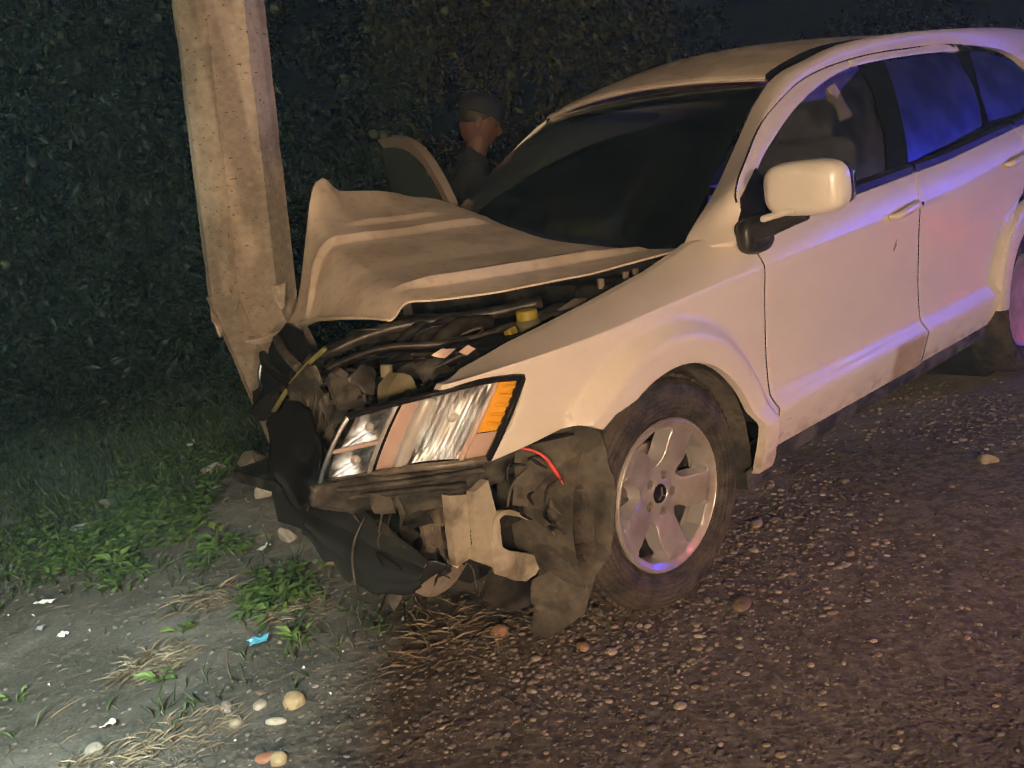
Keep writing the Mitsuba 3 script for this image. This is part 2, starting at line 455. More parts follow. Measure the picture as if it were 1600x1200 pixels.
def S(x, v):
    x, v = np.asarray(x, float), np.asarray(v, float)
    c = zc(x)
    yt, zt = top(x)
    yt = yt + taper(x) * .7
    z = np.where(v <= 1, .25 + (c - .25) * v, 0)
    yl = low(x, z + (.92 - c) * np.clip(v, 0, 1) ** 2) + flare(x, z) + flare(x, z, -2.89)
    s = np.clip(v - 1, 0, 1.3)
    my, mz = .905 + (yt - .905) * .35, c + (zt - c) * .62
    yu = (1 - s) ** 2 * .905 + 2 * s * (1 - s) * my + s * s * yt
    zu = (1 - s) ** 2 * c + 2 * s * (1 - s) * mz + s * s * zt
    return np.stack(np.broadcast_arrays(x, np.where(v <= 1, yl, yu) - taper(x), np.where(v <= 1, z, zu)), -1)


def G(x, z):
    return .856 - .225 * (np.clip(np.asarray(z, float) - 1.05, 0, None) / .5) ** 1.3


def zv(x, z):
    return (z - .25) / (zc(x) - .25)


def panel(xv, depth=.03, res=.022, k=.66, lip=.0025, holes=()):
    """a body panel cut out of the side surface: outline in (x, v), rolled edges, folded in by depth"""
    poly = Polygon([(a, b * k) for a, b in xv]).buffer(0)
    for (hx, hv, rx, rv) in holes:
        poly = poly.difference(affinity.scale(Point(hx, hv * k).buffer(1, 16), rx, rv * k))
    v, f, border = mesh2d(poly, res, edge=.007)
    P = S(v[:, 0], v[:, 1] / k)
    P[border, 1] -= lip
    e = np.vstack([f[:, [0, 1]], f[:, [1, 2]], f[:, [2, 0]]])
    key = {tuple(x) for x in e.tolist()}
    bd = np.array([x for x in e.tolist() if (x[1], x[0]) not in key])
    kk = len(P)
    B = P.copy()
    B[:, 1] -= depth
    f = f[:, ::-1]
    side = np.vstack([np.stack([bd[:, 0], bd[:, 1], bd[:, 1] + kk], 1), np.stack([bd[:, 0], bd[:, 1] + kk, bd[:, 0] + kk], 1)])
    m = tri(np.vstack([P, B]), np.vstack([f, side]))
    m.remove_unreferenced_vertices()
    return m


def arc_xv(cx, cz, r, a0, a1, n):
    a = np.radians(np.linspace(a0, a1, n))
    x, z = cx + r * np.cos(a), cz + r * np.sin(a)
    return [(float(p), float(zv(p, q))) for p, q in zip(x, z)]


def gpatch(xz, off=0.0, res=.05, thick=0.0):
    """a flat piece of the greenhouse side (x, z outline), off metres proud of it"""
    poly = Polygon(xz).buffer(0)
    v, f, b = mesh2d(poly, res)
    P = np.stack([v[:, 0], G(v[:, 0], v[:, 1]) + off, v[:, 1]], 1)
    f = f[:, ::-1]
    return thicken(P, f, thick) if thick else tri(P, f)

# ================================================================== GROUND
def gh(x, y):
    """ground height"""
    x, y = np.asarray(x, float), np.asarray(y, float)
    p = np.stack(np.broadcast_arrays(x, y, 0 * x), -1)
    h = (meshkit.fbm(p * 1.3, 4, 3) - .5) * .07 + (meshkit.fbm(p * 9 + 5, 3, 5) - .5) * .022
    road = np.clip((y - .2 + .35 * (meshkit.fbm(p * .9, 2, 8) - .5)) / .8, 0, 1)
    h = h * (1 - .55 * road)
    # wheel rut along the road and a mound round the foot of the post
    h = h - .035 * np.exp(-((y - 1.75 + .12 * x) / .28) ** 2) * (y > .3)
    h = h + .07 * np.exp(-((x - .15) ** 2 + (y + 1.35) ** 2) / .35)
    flat = np.exp(-((x) ** 2 + (y - .85) ** 2) / .12) + np.exp(-((x + 2.89) ** 2 + (y - .85) ** 2) / .12)
    h = h * (1 - np.clip(flat, 0, 1)) - .004
    return h * np.clip(1.5 - np.hypot(x, y) / 20, 0.1, 1)


def axis_pts(c0, c1, step, far):
    core = np.arange(c0, c1 + step / 2, step)
    out = step * np.cumsum(1.22 ** np.arange(1, 60))
    out = out[out < far]
    return np.r_[(c0 - out)[::-1], core, c1 + out]


gx, gy = axis_pts(-2.6, 1.9, .022, 150), axis_pts(-3.0, 2.4, .022, 150)
X, Y = np.meshgrid(gx, gy, indexing='ij')
scene_ground = grid_mesh(np.stack([X, Y, gh(X, Y)], -1))


def ground_color(p, n, uv):
    k = fbm(p.x * 3, p.y * 3, 0, 4)
    f = fbm(p.x * 40, p.y * 40, 0, 3)
    g = noise(p.x * 170, p.y * 170, 0)
    d1, d2, r = voronoi(p.x * 42, p.y * 42)
    peb = smoothstep(0.42, 0.26, d1) * smoothstep(0.45, 0.6, r)
    road = smoothstep(0.0, 0.75, p.y + 0.5 * (k - 0.5) + 0.15 * p.x)
    soil = mix((0.18, 0.17, 0.15), (0.115, 0.108, 0.092), smoothstep(0.3, 0.7, k))
    soil = mix(soil, (0.20, 0.185, 0.16), smoothstep(0.6, 0.85, f) * 0.6)
    grav = mix((0.088, 0.081, 0.074), (0.14, 0.126, 0.112), smoothstep(0.3, 0.7, f))
    grav = mix(grav, mix((0.20, 0.17, 0.14), (0.11, 0.10, 0.10), r * 2 - 1), peb * 0.55)
    c = mix(soil, grav, road)
    return c * (0.8 + 0.4 * g)


def ground_bump(p, n, uv):
    d1, d2, r = voronoi(p.x * 42, p.y * 42)
    road = smoothstep(0.0, 0.75, p.y)
    return fbm(p.x * 45, p.y * 45, 0, 3) + road * smoothstep(0.45, 0.1, d1) * smoothstep(0.4, 0.6, r) * 0.7


scene['ground_mat'] = {'type': 'bumpmap', 'arbitrary': mikit.proc(ground_bump, 2e-3), 'scale': 0.008, 'bsdf': two(principled(mikit.proc(ground_color), 0.75, specular=0.35))}
add('ground', scene_ground, 'ground_mat', smooth=True)
labels['ground'] = {'label': 'bare dirt verge running into a gravel road', 'kind': 'structure'}

# ================================================================== THE CAR
CAR = 'crashed_car'
labels[CAR] = {'label': 'cream white crossover with a crumpled bonnet and torn off bumper, crashed into the concrete post', 'category': 'car'}


def car(part, mesh, bsdf, smooth=40, label=None, **k):
    return add(f'{CAR}__{part}', mesh, bsdf, smooth, label, **k)


# ---- bonnet: torn free, folded up at the right where it met the post
HOOD = np.array([[[-0.42, 0.7, 1.037], [-0.529, 0.55, 1.033], [-0.558, 0.3, 1.056], [-0.525, 0.05, 1.095], [-0.508, -0.2, 1.157], [-0.499, -0.5, 1.246], [-0.432, -0.68, 1.294]], [[-0.013, 0.68, 1.027], [-0.109, 0.52, 1.053], [-0.195, 0.3, 1.08], [-0.261, 0.05, 1.118], [-0.323, -0.2, 1.168], [-0.301, -0.45, 1.227], [-0.245, -0.6, 1.328]], [[0.323, 0.62, 1.046], [0.227, 0.47, 1.079], [0.156, 0.28, 1.11], [0.091, 0.05, 1.147], [0.038, -0.18, 1.206], [-0.021, -0.4, 1.257], [0.027, -0.5, 1.372]], [[0.54, 0.52, 1.057], [0.477, 0.42, 1.088], [0.412, 0.22, 1.118], [0.344, 0.0, 1.15], [0.284, -0.2, 1.204], [0.189, -0.38, 1.271], [0.145, -0.46, 1.375]], [[0.568, 0.48, 1.038], [0.559, 0.37, 1.06], [0.507, 0.17, 1.064], [0.453, -0.03, 1.068], [0.394, -0.2, 1.089], [0.336, -0.34, 1.113], [0.276, -0.43, 1.149]], [[0.598, 0.45, 1.022], [0.585, 0.3, 1.021], [0.576, 0.12, 1.018], [0.529, -0.05, 0.993], [0.489, -0.2, 0.968], [0.495, -0.36, 0.932], [0.520, -0.52, 0.905]]])
hr, hc = [0, 1, 2, 2.9, 3.35, 4], np.arange(7.)
hu, hv = np.linspace(0, 4, 120), np.linspace(0, 6, 160)
HP = np.stack([RectBivariateSpline(hr, hc, HOOD[:, :, k], kx=2, ky=2, s=0.0009)(hu, hv) for k in range(3)], -1)
dn = np.cross(np.gradient(HP, axis=0), np.gradient(HP, axis=1))
dn /= np.linalg.norm(dn, axis=2, keepdims=True)
if dn[60, 35, 2] < 0:
    dn = -dn
uu, vv = np.meshgrid(hu, hv, indexing='ij')


def ridge(pos, w, h, u0, u1):
    return h * (np.clip(1 - np.abs(vv - pos) / (1.3 * w), 0, 1)) * np.clip((uu - u0) / .5, 0, 1) * np.clip((u1 - uu) / .5, 0, 1)


lift = ridge(1.0, .16, .026, -.5, 3.15) + ridge(4.0, .12, .024, .4, 3.8) + ridge(4.8, .09, .018, .7, 2.7) - ridge(2.4, .9, .014, .5, 3.6)
lift = lift * np.clip((uu - .05) / .8, .25, 1) + .007 * (meshkit.fbm(HP * 5, 2, 4) - .5)
HP = HP + dn * lift[..., None]
HP[..., 2] += .045 * np.clip(1 - np.abs(uu - 2.75) / .7, 0, 1) * np.clip((vv - 5.0), 0, 1) ** 1.5
hood_mesh = grid_mesh(HP, .006)
if np.cross(HP[1, 0] - HP[0, 0], HP[0, 1] - HP[0, 0])[2] < 0:
    hood_mesh = grid_mesh(HP[:, ::-1], .006)
car('bonnet', hood_mesh, 'hood_paint', 60, 'crumpled cream bonnet folded upwards against the concrete post')

# ---- front wing
wing = [(.702, .98), (.64, 1.45), (.568, 1.857), (.41, 1.976), (.138, 2.02), (-.18, 2.03), (-.363, 2.06), (-.44, 2.1), (-.555, 2.0), (-.562, 1.5), (-.566, 1.27), (-.566, .744), (-.566, .434), (-.562, .10), (-.55, .07), (-.425, .055)]
wing += [(-.418, .108)] + arc_xv(-.02, .355, .398, 176, 62, 26) + [(.25, .67), (.30, .628), (.335, .66), (.36, .672), (.433, .659), (.50, .645), (.605, .628)]
wing += [(.532, .755), (.492, .884), (.484, .925), (.50, .957), (.59, .977)]
car('front_wing', panel(wing), 'paint', 35)
liner = lathe([(.415, -.32), (.43, -.16), (.43, .0)], 60)
keep = liner.vertices[:, 1] > -.14
fm = keep[liner.faces].all(1)
liner.update_faces(fm)
liner.apply_transform(trimesh.transformations.rotation_matrix(math.pi / 2, [1, 0, 0]))
liner.apply_transform(trimesh.transformations.rotation_matrix(math.pi, [0, 0, 1]))
liner.apply_translation([-.02, .865, .355])
car('wheel_arch_liner', liner, 'dirty_liner', 40)

# ---- doors
def hline(x0, x1, v, n):
    return [(float(x), v) for x in np.linspace(x0, x1, n)]


cutF = np.array([[-.572, 1.09], [-0.563, 1.165], [-0.708, 1.275], [-0.88, 1.372], [-1.076, 1.447], [-1.30, 1.513], [-1.548, 1.557], [-1.81, 1.585], [-2.095, 1.603], [-2.45, 1.613], [-2.766, 1.616], [-2.856, 1.585]])
winE = np.array([[-.60, 1.06], [-0.655, 1.145], [-0.747, 1.231], [-0.93, 1.323], [-1.141, 1.406], [-1.34, 1.468], [-1.549, 1.517], [-1.75, 1.547], [-1.984, 1.564], [-2.433, 1.578], [-3.003, 1.578], [-3.449, 1.498], [-3.584, 1.298], [-3.6, 1.26]])
cc = spline(cutF, 90)
ww = spline(winE, 120)


def frame_between(a, b, off=.0, n=5):
    a, b = np.asarray(a), np.asarray(b)
    s = np.linspace(0, 1, n)[None, :, None]
    q = a[:, None] * (1 - s) + b[:, None] * s
    P = np.stack([q[..., 0], G(q[..., 0], q[..., 1]) + off - .006 * (np.abs(2 * s[..., 0] - 1) ** 4), q[..., 1]], -1)
    m = grid_mesh(P, .03)
    if m.face_normals[0][1] < 0:
        m = grid_mesh(P[::-1], .03)
    return m


XB = -1.70
door_f = [(-.571, 1.9), (-.571, 1.27), (-.571, .744), (-.571, .434), (-.575, .112)] + hline(-.6, XB + .002, .112, 30) + [(XB + .002, .5), (XB + .002, 1.0), (XB - .03, 1.5), (XB - .06, 1.97)] + [(float(x), 1.97) for x in np.linspace(XB - .05, -.6, 30)]
ca, wa = cc[cc[:, 0] > XB - .05], ww[ww[:, 0] > XB - .05]
fr_f = frame_between(polyline(ca, 70), polyline(wa, 70))
FD = car('front_door', cat(panel(door_f, holes=[(-1.546, (.991 - .25) / (zc(-1.55) - .25), .078, .036 / (zc(-1.55) - .25))]), fr_f), 'paint', 35)
arcR = [(a, b) for a, b in arc_xv(-2.91, .36, .47, 0, 100, 16)][::-1]
door_r = [(XB - .003, 1.0), (XB - .003, .112)] + hline(XB - .02, -2.385, .125, 20) + [(-2.395, .148), (-2.41, .25), (-2.436, .361), (-2.49, .47), (-2.566, .582), (-2.68, .69), (-2.83, .766), (-2.845, 1.0), (-2.84, 1.5), (-2.82, 1.97)] + [(float(x), 1.97) for x in np.linspace(-2.8, XB - .07, 24)] + [(XB - .038, 1.5)]
cb, wb = cc[cc[:, 0] < XB - .06], ww[(ww[:, 0] < XB - .06) & (ww[:, 0] > -2.86)]
fr_r = frame_between(polyline(cb, 60), polyline(wb, 60))
RD = car('rear_door', cat(panel(door_r, holes=[(-2.676, (1.061 - .25) / (zc(-2.68) - .25), .078, .036 / (zc(-2.68) - .25))]), fr_r), 'paint', 35)
quarter = [(-2.853, 1.0), (-2.84, .79)] + [(-2.9, .80), (-3.05, .77), (-3.2, .68), (-3.33, .5), (-3.39, .3), (-3.40, .12), (-3.6, .12), (-3.6, 1.97)] + [(float(x), 1.97) for x in np.linspace(-3.5, -2.83, 12)] + [(-2.848, 1.5)]
car('rear_quarter_panel', panel(quarter), 'paint', 35)
# rear arch lip stands proud of the door skin
a = np.radians(np.linspace(175, 40, 40))
lip = np.stack([np.stack([-2.89 - .02 + r * -np.cos(a + 0), np.full(40, y), .36 + r * np.sin(a)], 1) for r, y in ((.50, .888), (.495, .925), (.48, .937), (.43, .937), (.40, .93), (.395, .88))], 1)
lip[..., 2] = np.maximum(lip[..., 2], .27)
car('rear_arch_trim', grid_mesh(lip), 'paint', 40)
dark = trimesh.creation.cylinder(.42, .3, sections=40)
dark.apply_transform(trimesh.transformations.rotation_matrix(math.pi / 2, [1, 0, 0]))
dark.apply_translation([-2.91, .58, .38])
car('rear_arch_liner', dark, 'dark_gap')
# belt mouldings, sill, side skirt
for nm, x0, x1 in (('front_belt_moulding', -.70, -1.74), ('rear_belt_moulding', -1.76, -2.80), ('quarter_belt_moulding', -2.82, -3.58)):
    xs = np.linspace(x0, x1, 30)
    yt, zt = top(xs)
    P = np.stack([np.stack([xs, yt + dy, zt + dz], 1) for dy, dz in ((.004, -.008), (.012, .0), (.010, .024), (-.004, .034), (-.03, .034))], 1)
    car(nm, grid_mesh(P[::-1] if True else P), 'black_plastic', 40)
xs = np.linspace(-.52, -2.42, 40)
P = np.stack([np.stack([xs, np.full(40, y), z + .0 * xs + .012 * np.clip((-xs - 1.2), 0, 2)], 1) for y, z in ((.80, .335), (.852, .33), (.858, .30), (.845, .262), (.80, .235), (.6, .23))], 1)
car('sill', grid_mesh(P[::-1]), 'dusty_plastic', 40)
sk = np.stack([np.stack([np.linspace(-.40, -.56, 8), np.full(8, .875) - .012 * np.linspace(0, 1, 8), np.full(8, z) + .02 * np.linspace(0, 1, 8)], 1) for z in (.30, .26, .225)], 1)
car('mud_flap', grid_mesh(sk, .006), 'dusty_plastic', 40, 'torn black mud flap behind the front wheel')


def handle(parent, x, z):
    y = float(S(np.array([x]), np.array([1.0]))[0, 1])
    # bowl
    w_ = np.linspace(0, 2 * np.pi, 49)
    rings = []
    for q_, dep in ((1.03, .003), (.97, .003), (.85, .014), (.6, .024), (.3, .027), (.001, .028)):
        X_ = x + .004 + .078 * q_ * np.cos(w_)
        V_ = (z + .006 - .25) / (zc(x) - .25) + .036 * q_ * np.sin(w_) / (zc(x) - .25)
        P_ = S(X_, V_)
        P_[:, 1] -= dep
        rings.append(P_)
    add(parent + '__handle_cup', grid_mesh(np.array(rings)), 'paint', True)
    g = np.array([[x + .115, y + .000, z - .012], [x + .10, y + .028, z - .012], [x + .05, y + .036, z - .006], [x - .03, y + .036, z + .004], [x - .075, y + .030, z + .010], [x - .10, y + .004, z + .012]])
    h = tube(g, [.010, .017, .018, .018, .017, .013], 14, n=24)
    h.vertices[:, 1] = y + (h.vertices[:, 1] - y) * .85
    add(parent + '__handle', h, 'handle_paint', True)
    k = trimesh.creation.cylinder(.007, .004, sections=12)
    k.apply_transform(trimesh.transformations.rotation_matrix(math.pi / 2, [1, 0, 0]))
    k.apply_translation([x - .082, y + .042, z + .010])
    add(parent + '__lock', k, 'lamp_black', 30)


handle(FD, -1.55, .985)
handle(RD, -2.68, 1.055)

sl = np.stack([cc[:, 0], G(cc[:, 0], cc[:, 1]) - .001, cc[:, 1]], 1)
car('door_seal', tube(sl[4:-2], .0032, 6), 'dark_gap', True)
for x_, lo_, hi_ in ((-.5685, .10, 1.93), (XB - .0005, .11, 1.0)):
    v_ = np.linspace(lo_, hi_, 60)
    g_ = S(np.full(60, x_), v_)
    g_[:, 1] -= .002
    car('door_seal', tube(g_, .0016, 6), 'dark_gap', True)
# ---- pillar and cant rail between the windscreen / roof and the door cut
PIN = np.array([[-.37, .715, 1.01], [-0.406, 0.71, 1.035], [-0.469, 0.70, 1.079], [-0.628, 0.68, 1.166], [-0.867, 0.64, 1.327], [-1.2, 0.59, 1.529], [-1.441, 0.58, 1.589], [-1.715, 0.57, 1.639], [-2.288, 0.57, 1.678], [-2.825, 0.57, 1.686], [-3.3, .565, 1.684], [-3.746, 0.56, 1.668], [-4.1, .55, 1.64]])
pin = polyline(spline(PIN, 160), 110)
co = np.array([[-.50, 1.035], *cutF[:-1].tolist(), [-3.0, 1.60], [-3.3, 1.57], [-3.5, 1.50], [-3.64, 1.32]])
co = spline(co, 160)
pout = np.stack([co[:, 0], G(co[:, 0], co[:, 1]), co[:, 1]], 1)
pout[co[:, 1] < 1.09, 1] -= .0
# match by arclength weight along the rail
pout = polyline(pout, 110)
pout[:, 1] += .001
s = np.linspace(0, 1, 9)
P = pin[:, None] * (1 - s)[None, :, None] + pout[:, None] * s[None, :, None]
bul = (4 * s * (1 - s))[None, :] * .022
P[..., 1] += bul
P[..., 2] += bul * .6
rail = grid_mesh(P, .03)
if rail.face_normals[len(rail.face_normals) // 8][1] < 0:
    rail = grid_mesh(P[::-1], .03)
car('pillar_rail', rail, 'paint', 50)
PR = P.copy()
PR[..., 2] -= .16 * s[None, :]
PR[..., 1] -= .03 * s[None, :]
PR[..., 1] *= -1
rr = grid_mesh(PR, .03)
if rr.face_normals[len(rr.face_normals) // 8][1] > 0:
    rr = grid_mesh(PR[::-1], .03)
car('pillar_rail', rr, 'paint', 50)

# ---- windscreen and roof
def arcrow(x, y, z, bow_x, bow_z, n=41):
    t = np.linspace(-1, 1, n)
    return np.stack([x + bow_x * (1 - t ** 2), y * t, z + bow_z * (1 - t ** 2)], 1)


r0, r1 = arcrow(-.43, .69, 1.03, .17, -.01), arcrow(-1.2, .575, 1.528, .10, .035)
s = np.linspace(0, 1, 30)[:, None, None]
WS = r0[None] * (1 - s) + r1[None] * s
nrm = np.array([.55, 0, .83])
WS = WS + nrm * (.035 * 4 * s * (1 - s))
ws = grid_mesh(WS - nrm * .006)
car('windscreen', ws, 'glass_windscreen', True, 'dark wet windscreen')
# black border of the glass
b1 = np.concatenate([WS[:, -4:], ], 1)
border = cat(grid_mesh(WS[:, -5:]), grid_mesh(WS[:, :3]), grid_mesh(WS[-4:, 4:-4] + 0.001), grid_mesh(WS[:3, 4:-4] + .001))
border.apply_translation(nrm * -.012)
car('windscreen_border', border, 'gloss_black', True)
rows = []
for x, y, z, bx, bz in ((-1.205, .568, 1.540, .10, .040), (-1.215, .562, 1.548, .10, .042), (-1.441, .54, 1.590, .05, .060), (-1.715, .53, 1.632, .02, .060), (-2.2, .53, 1.664, 0, .056), (-2.8, .53, 1.674, 0, .052), (-3.4, .525, 1.667, 0, .05), (-3.75, .52, 1.642, -.05, .05)):
    rows.append(arcrow(x, y, z, bx, bz, 41))
RZ = .022 * np.interp(-np.array([q_[0, 0] for q_ in rows]), [1.2, 1.45, 1.75, 2.2, 2.8], [.3, 1, 1, .4, 0])
rows = [q_ + [0, 0, z_] for q_, z_ in zip(rows, RZ)]
RF = np.stack([spline(np.array(rows)[:, k], 60) for k in range(41)], 1)
roof = grid_mesh(RF, .02)
if roof.face_normals[100][2] < 0:
    roof = grid_mesh(RF[::-1], .02)
car('roof', roof, 'hood_paint', 40)
for sgn in (1, -1):
    g_ = np.stack([RF[:, -1 if sgn > 0 else 0] + [0, .001 * sgn, -.003], RF[:, -1 if sgn > 0 else 0] + [0, .030 * sgn, -.040]], 1)
    car('roof_ditch_seal', grid_mesh(g_, .004), 'gloss_black', 30)
hl = np.stack([RF[0, :] + [.006, 0, -.003], RF[0, :] + [-.008, 0, .004]], 1)
car('roof_front_edge', grid_mesh(hl, .004), 'paint', 30)

# ---- side glass
ins = -.018
W1 = [(-.66, 1.075), (-.70, 1.17), (-0.78, 1.24), (-0.95, 1.322), (-1.15, 1.402), (-1.36, 1.466), (-1.56, 1.513), (-1.75, 1.54), (-1.86, 1.545), (-1.83, 1.43), (-1.74, 1.27), (-1.63, 1.125), (-1.25, 1.10), (-.9, 1.078)]
car('front_side_window', gpatch(W1, ins - .004), 'glass_front', True, 'front side window')
W2 = [(-2.02, 1.558), (-2.43, 1.572), (-2.86, 1.572), (-2.80, 1.40), (-2.66, 1.225), (-2.25, 1.18), (-1.80, 1.14), (-1.90, 1.32)]
car('rear_side_window', gpatch(W2, ins + .002), 'glass_rear', True, 'rear side window glowing blue')
W3 = [(-2.96, 1.572), (-3.08, 1.570), (-3.30, 1.535), (-3.45, 1.49), (-3.56, 1.31), (-3.56, 1.27), (-3.1, 1.245), (-2.73, 1.235), (-2.80, 1.38)]
car('quarter_window', gpatch(W3, ins + .002), 'glass_rear', True)
B1 = [(-1.85, 1.556), (-2.075, 1.568), (-2.02, 1.46), (-1.95, 1.355), (-1.88, 1.25), (-1.80, 1.14), (-1.60, 1.12), (-1.72, 1.27), (-1.82, 1.43)]
car('centre_pillar', gpatch(B1, ins + .006, thick=.01), 'gloss_black', 30)
B2 = [(-2.83, 1.576), (-2.985, 1.576), (-2.88, 1.45), (-2.80, 1.36), (-2.725, 1.225), (-2.64, 1.215), (-2.72, 1.30), (-2.79, 1.41)]
car('rear_pillar', gpatch(B2, ins + .006, thick=.01), 'gloss_black', 30)
# ---- door mirror
scene['sail_black'] = two(principled((0.012, 0.012, 0.012), 0.85, specular=0.1))
def superell(a, b, c_, e1=.55, e2=.55, n=40):
    m = trimesh.creation.icosphere(4)
    v = m.vertices / np.linalg.norm(m.vertices, axis=1, keepdims=True)
    lat, lon = np.arcsin(np.clip(v[:, 2], -1, 1)), np.arctan2(v[:, 1], v[:, 0])
    pw = lambda t, e: np.sign(t) * np.abs(t) ** e
    return tri(np.stack([a * pw(np.cos(lat), e1) * pw(np.cos(lon), e2), b * pw(np.cos(lat), e1) * pw(np.sin(lon), e2), c_ * pw(np.sin(lat), e1)], 1), m.faces)


MC = np.array([-.552, 1.077, 1.180])
cap = superell(.068, .127, .082, .58, .62)
v = cap.vertices
v[:, 0] = np.where(v[:, 0] < 0, v[:, 0] * .55, v[:, 0])
v[:, 2] *= 1 + .12 * (v[:, 1] / .14) * 0
v[:, 0] -= .18 * (v[:, 1] + .14) * (v[:, 1] > -.2) * .55
v[:, 2] -= .07 * (v[:, 1]) * .3
cap.apply_translation(MC)
MK = f'{CAR}__door_mirror'
add(MK + '__shell', cap, 'mirror_paint', True)
gl = superell(.006, .122, .068, .5, .5)
gl.vertices[:, 0] -= .10 * (gl.vertices[:, 1] + .14)
gl.apply_translation(MC + [-.042, .004, 0])
add(MK + '__glass', gl, 'mirror_glass', True)
arm = tube([[-.56, .855, 1.045], [-.555, .90, 1.065], [-.55, .98, 1.088], [-.56, 1.07, 1.105]], [.055, .042, .034, .022], 14, n=16)
add(MK + '__arm', arm, 'black_plastic', True)
base_lip = rbox((.075, .13, .022), .010, (-.535, 1.005, 1.112), (12, 0, 0))
add(MK + '__base_trim', base_lip, 'mirror_paint', 40)
sail = [(-.525, 1.055), (-.585, 1.165), (-.735, 1.245), (-.80, 1.07), (-.66, 1.045), (-.56, 1.02)]
car('mirror_sail', gpatch(sail, .008, thick=.02), 'sail_black', 30, 'black triangular mirror mount')
foot = superell(.085, .035, .06, .7, .7)
foot.apply_translation([-.575, .875, 1.045])
add(MK + '__foot', foot, 'lamp_black', True)

# ---- wheels
scene['barrel_dark'] = two(principled(dusty((0.02, 0.019, 0.018), (0.09, 0.085, 0.07), 10.0), 0.6))
def wheel(prefix, hub, steer=0., camber=0., spin=0., full=True):
    M = trimesh.transformations.euler_matrix(0, 0, 0)
    R1 = trimesh.transformations.rotation_matrix(-math.pi / 2, [1, 0, 0])      # wheel axis z -> y (outwards)
    M = trimesh.transformations.translation_matrix(hub) @ trimesh.transformations.rotation_matrix(steer, [0, 0, 1]) @ trimesh.transformations.rotation_matrix(camber, [1, 0, 0]) @ R1

    def put(part, mesh, b, sm=35, label=None):
        mesh = mesh.copy()
        mesh.apply_transform(M)
        return add(f'{prefix}__{part}', mesh, b, sm, label)
    # profile (r, axial), outer face at +0.1
    prof = [(.222, .055), (.232, .082), (.246, .096), (.268, .108), (.295, .112), (.322, .107), (.340, .097), (.350, .082), (.356, .06), (.357, .0), (.356, -.06), (.348, -.088), (.32, -.11), (.25, -.10), (.222, -.07)]
    ty = lathe(spline(prof, 110), 120)
    n = meshkit.fbm(ty.vertices * 40, 3, 2) - .5
    rr0 = np.hypot(ty.vertices[:, 0], ty.vertices[:, 1])
    ty.vertices[:, 2] += (ty.vertices[:, 2] > .08) * .0025 * np.cos(rr0 * 380)
    rad = np.hypot(ty.vertices[:, 0], ty.vertices[:, 1])
    ty.vertices[:, :2] *= (1 + (n * .012 * (rad > .28)))[:, None]
    put('tyre', ty, 'tyre_rubber', True, 'muddy tyre')
    if not full:
        put('rim', lathe([(.0, .06), (.1, .06), (.2, .07), (.228, .09), (.224, .05), (.21, -.05)], 48), 'rim_metal', 35)
        return
    # tread blocks over the shoulder
    tb = []
    for k in range(64):
        for (rr, ax, w, h, l) in ((.3575, .066, .030, .010, .018), (.358, .026, .034, .010, .02), (.358, -.03, .04, .010, .02)):
            b = trimesh.creation.box([h, l, w])
            b.apply_transform(trimesh.transformations.rotation_matrix(.3, [1, 0, 0]))
            b.apply_translation([rr, 0, ax])
            b.apply_transform(trimesh.transformations.rotation_matrix(2 * math.pi * (k + (.5 if ax < .05 else 0)) / 64, [0, 0, 1]))
            tb.append(b)
    put('tread', cat(*tb), 'tyre_rubber', False)
    RIM = f'{prefix}__rim'
    # face: five broad spokes with rounded windows between them
    face = Point(0, 0).buffer(.2265, 64)
    holes = []
    for k in range(5):
        th = math.radians(90 + spin + 36 + 72 * k)
        pts = []
        for rr, aa in ((.088, 0), (.10, -13), (.135, -19), (.17, -20.5), (.193, -22.5), (.2055, -19), (.208, 0), (.2055, 19), (.193, 22.5), (.17, 17), (.135, 11), (.10, 8)):
            a_ = th + math.radians(aa)
            pts.append((rr * math.cos(a_), rr * math.sin(a_)))
        holes.append(Polygon(pts).buffer(-.006).buffer(.006))
    poly = face.difference(shapely.union_all(holes))
    for k in range(5):
        th = math.radians(90 + spin + 72 * k + 0)
        poly = poly.difference(Point(.057 * math.cos(th), .057 * math.sin(th)).buffer(.0135, 12))
    poly = poly.difference(Point(0, 0).buffer(.030, 24))
    v, f, bd = mesh2d(poly, .011, edge=.003)
    r = np.hypot(v[:, 0], v[:, 1])
    ang = np.arctan2(v[:, 1], v[:, 0])
    k5 = np.abs(((np.degrees(ang) - 90 - spin + 36) % 72) - 36) / 36      # 0 on a spoke's axis
    zf = .070 + .030 * (r / .228) ** 2 - .010 * np.exp(-((r - .075) / .03) ** 2) + .006 * (1 - k5 ** 2) * ((r > .07) & (r < .2)) + .006 * np.clip((r - .212) / .006, 0, 1)
    zf = zf - .003 * bd
    Pf = np.stack([v[:, 0], v[:, 1], zf], 1)
    m = thicken(Pf, f, .0)
    # window walls run back towards the barrel, flaring
    back = Pf.copy()
    rr_ = np.maximum(r, 1e-6)
    back[:, 2] -= np.where(r > .05, .055, .03)
    e = np.vstack([f[:, [0, 1]], f[:, [1, 2]], f[:, [2, 0]]])
    keyset = {tuple(x) for x in e.tolist()}
    bdr = np.array([x for x in e.tolist() if (x[1], x[0]) not in keyset])
    wall_at = len(f)
    # walls lean outwards into the opening
    cen = np.array([np.array(h.centroid.coords[0]) for h in holes])
    dn_ = np.linalg.norm(back[:, None, :2] - cen[None], axis=2)
    near = cen[dn_.argmin(1)]
    mv = (r > .075) & (r < .215)
    back[mv, :2] += (near[mv] - back[mv, :2]) * .06
    kk = len(Pf)
    side = np.vstack([np.stack([bdr[:, 1], bdr[:, 0], bdr[:, 0] + kk], 1), np.stack([bdr[:, 1], bdr[:, 0] + kk, bdr[:, 1] + kk], 1)])
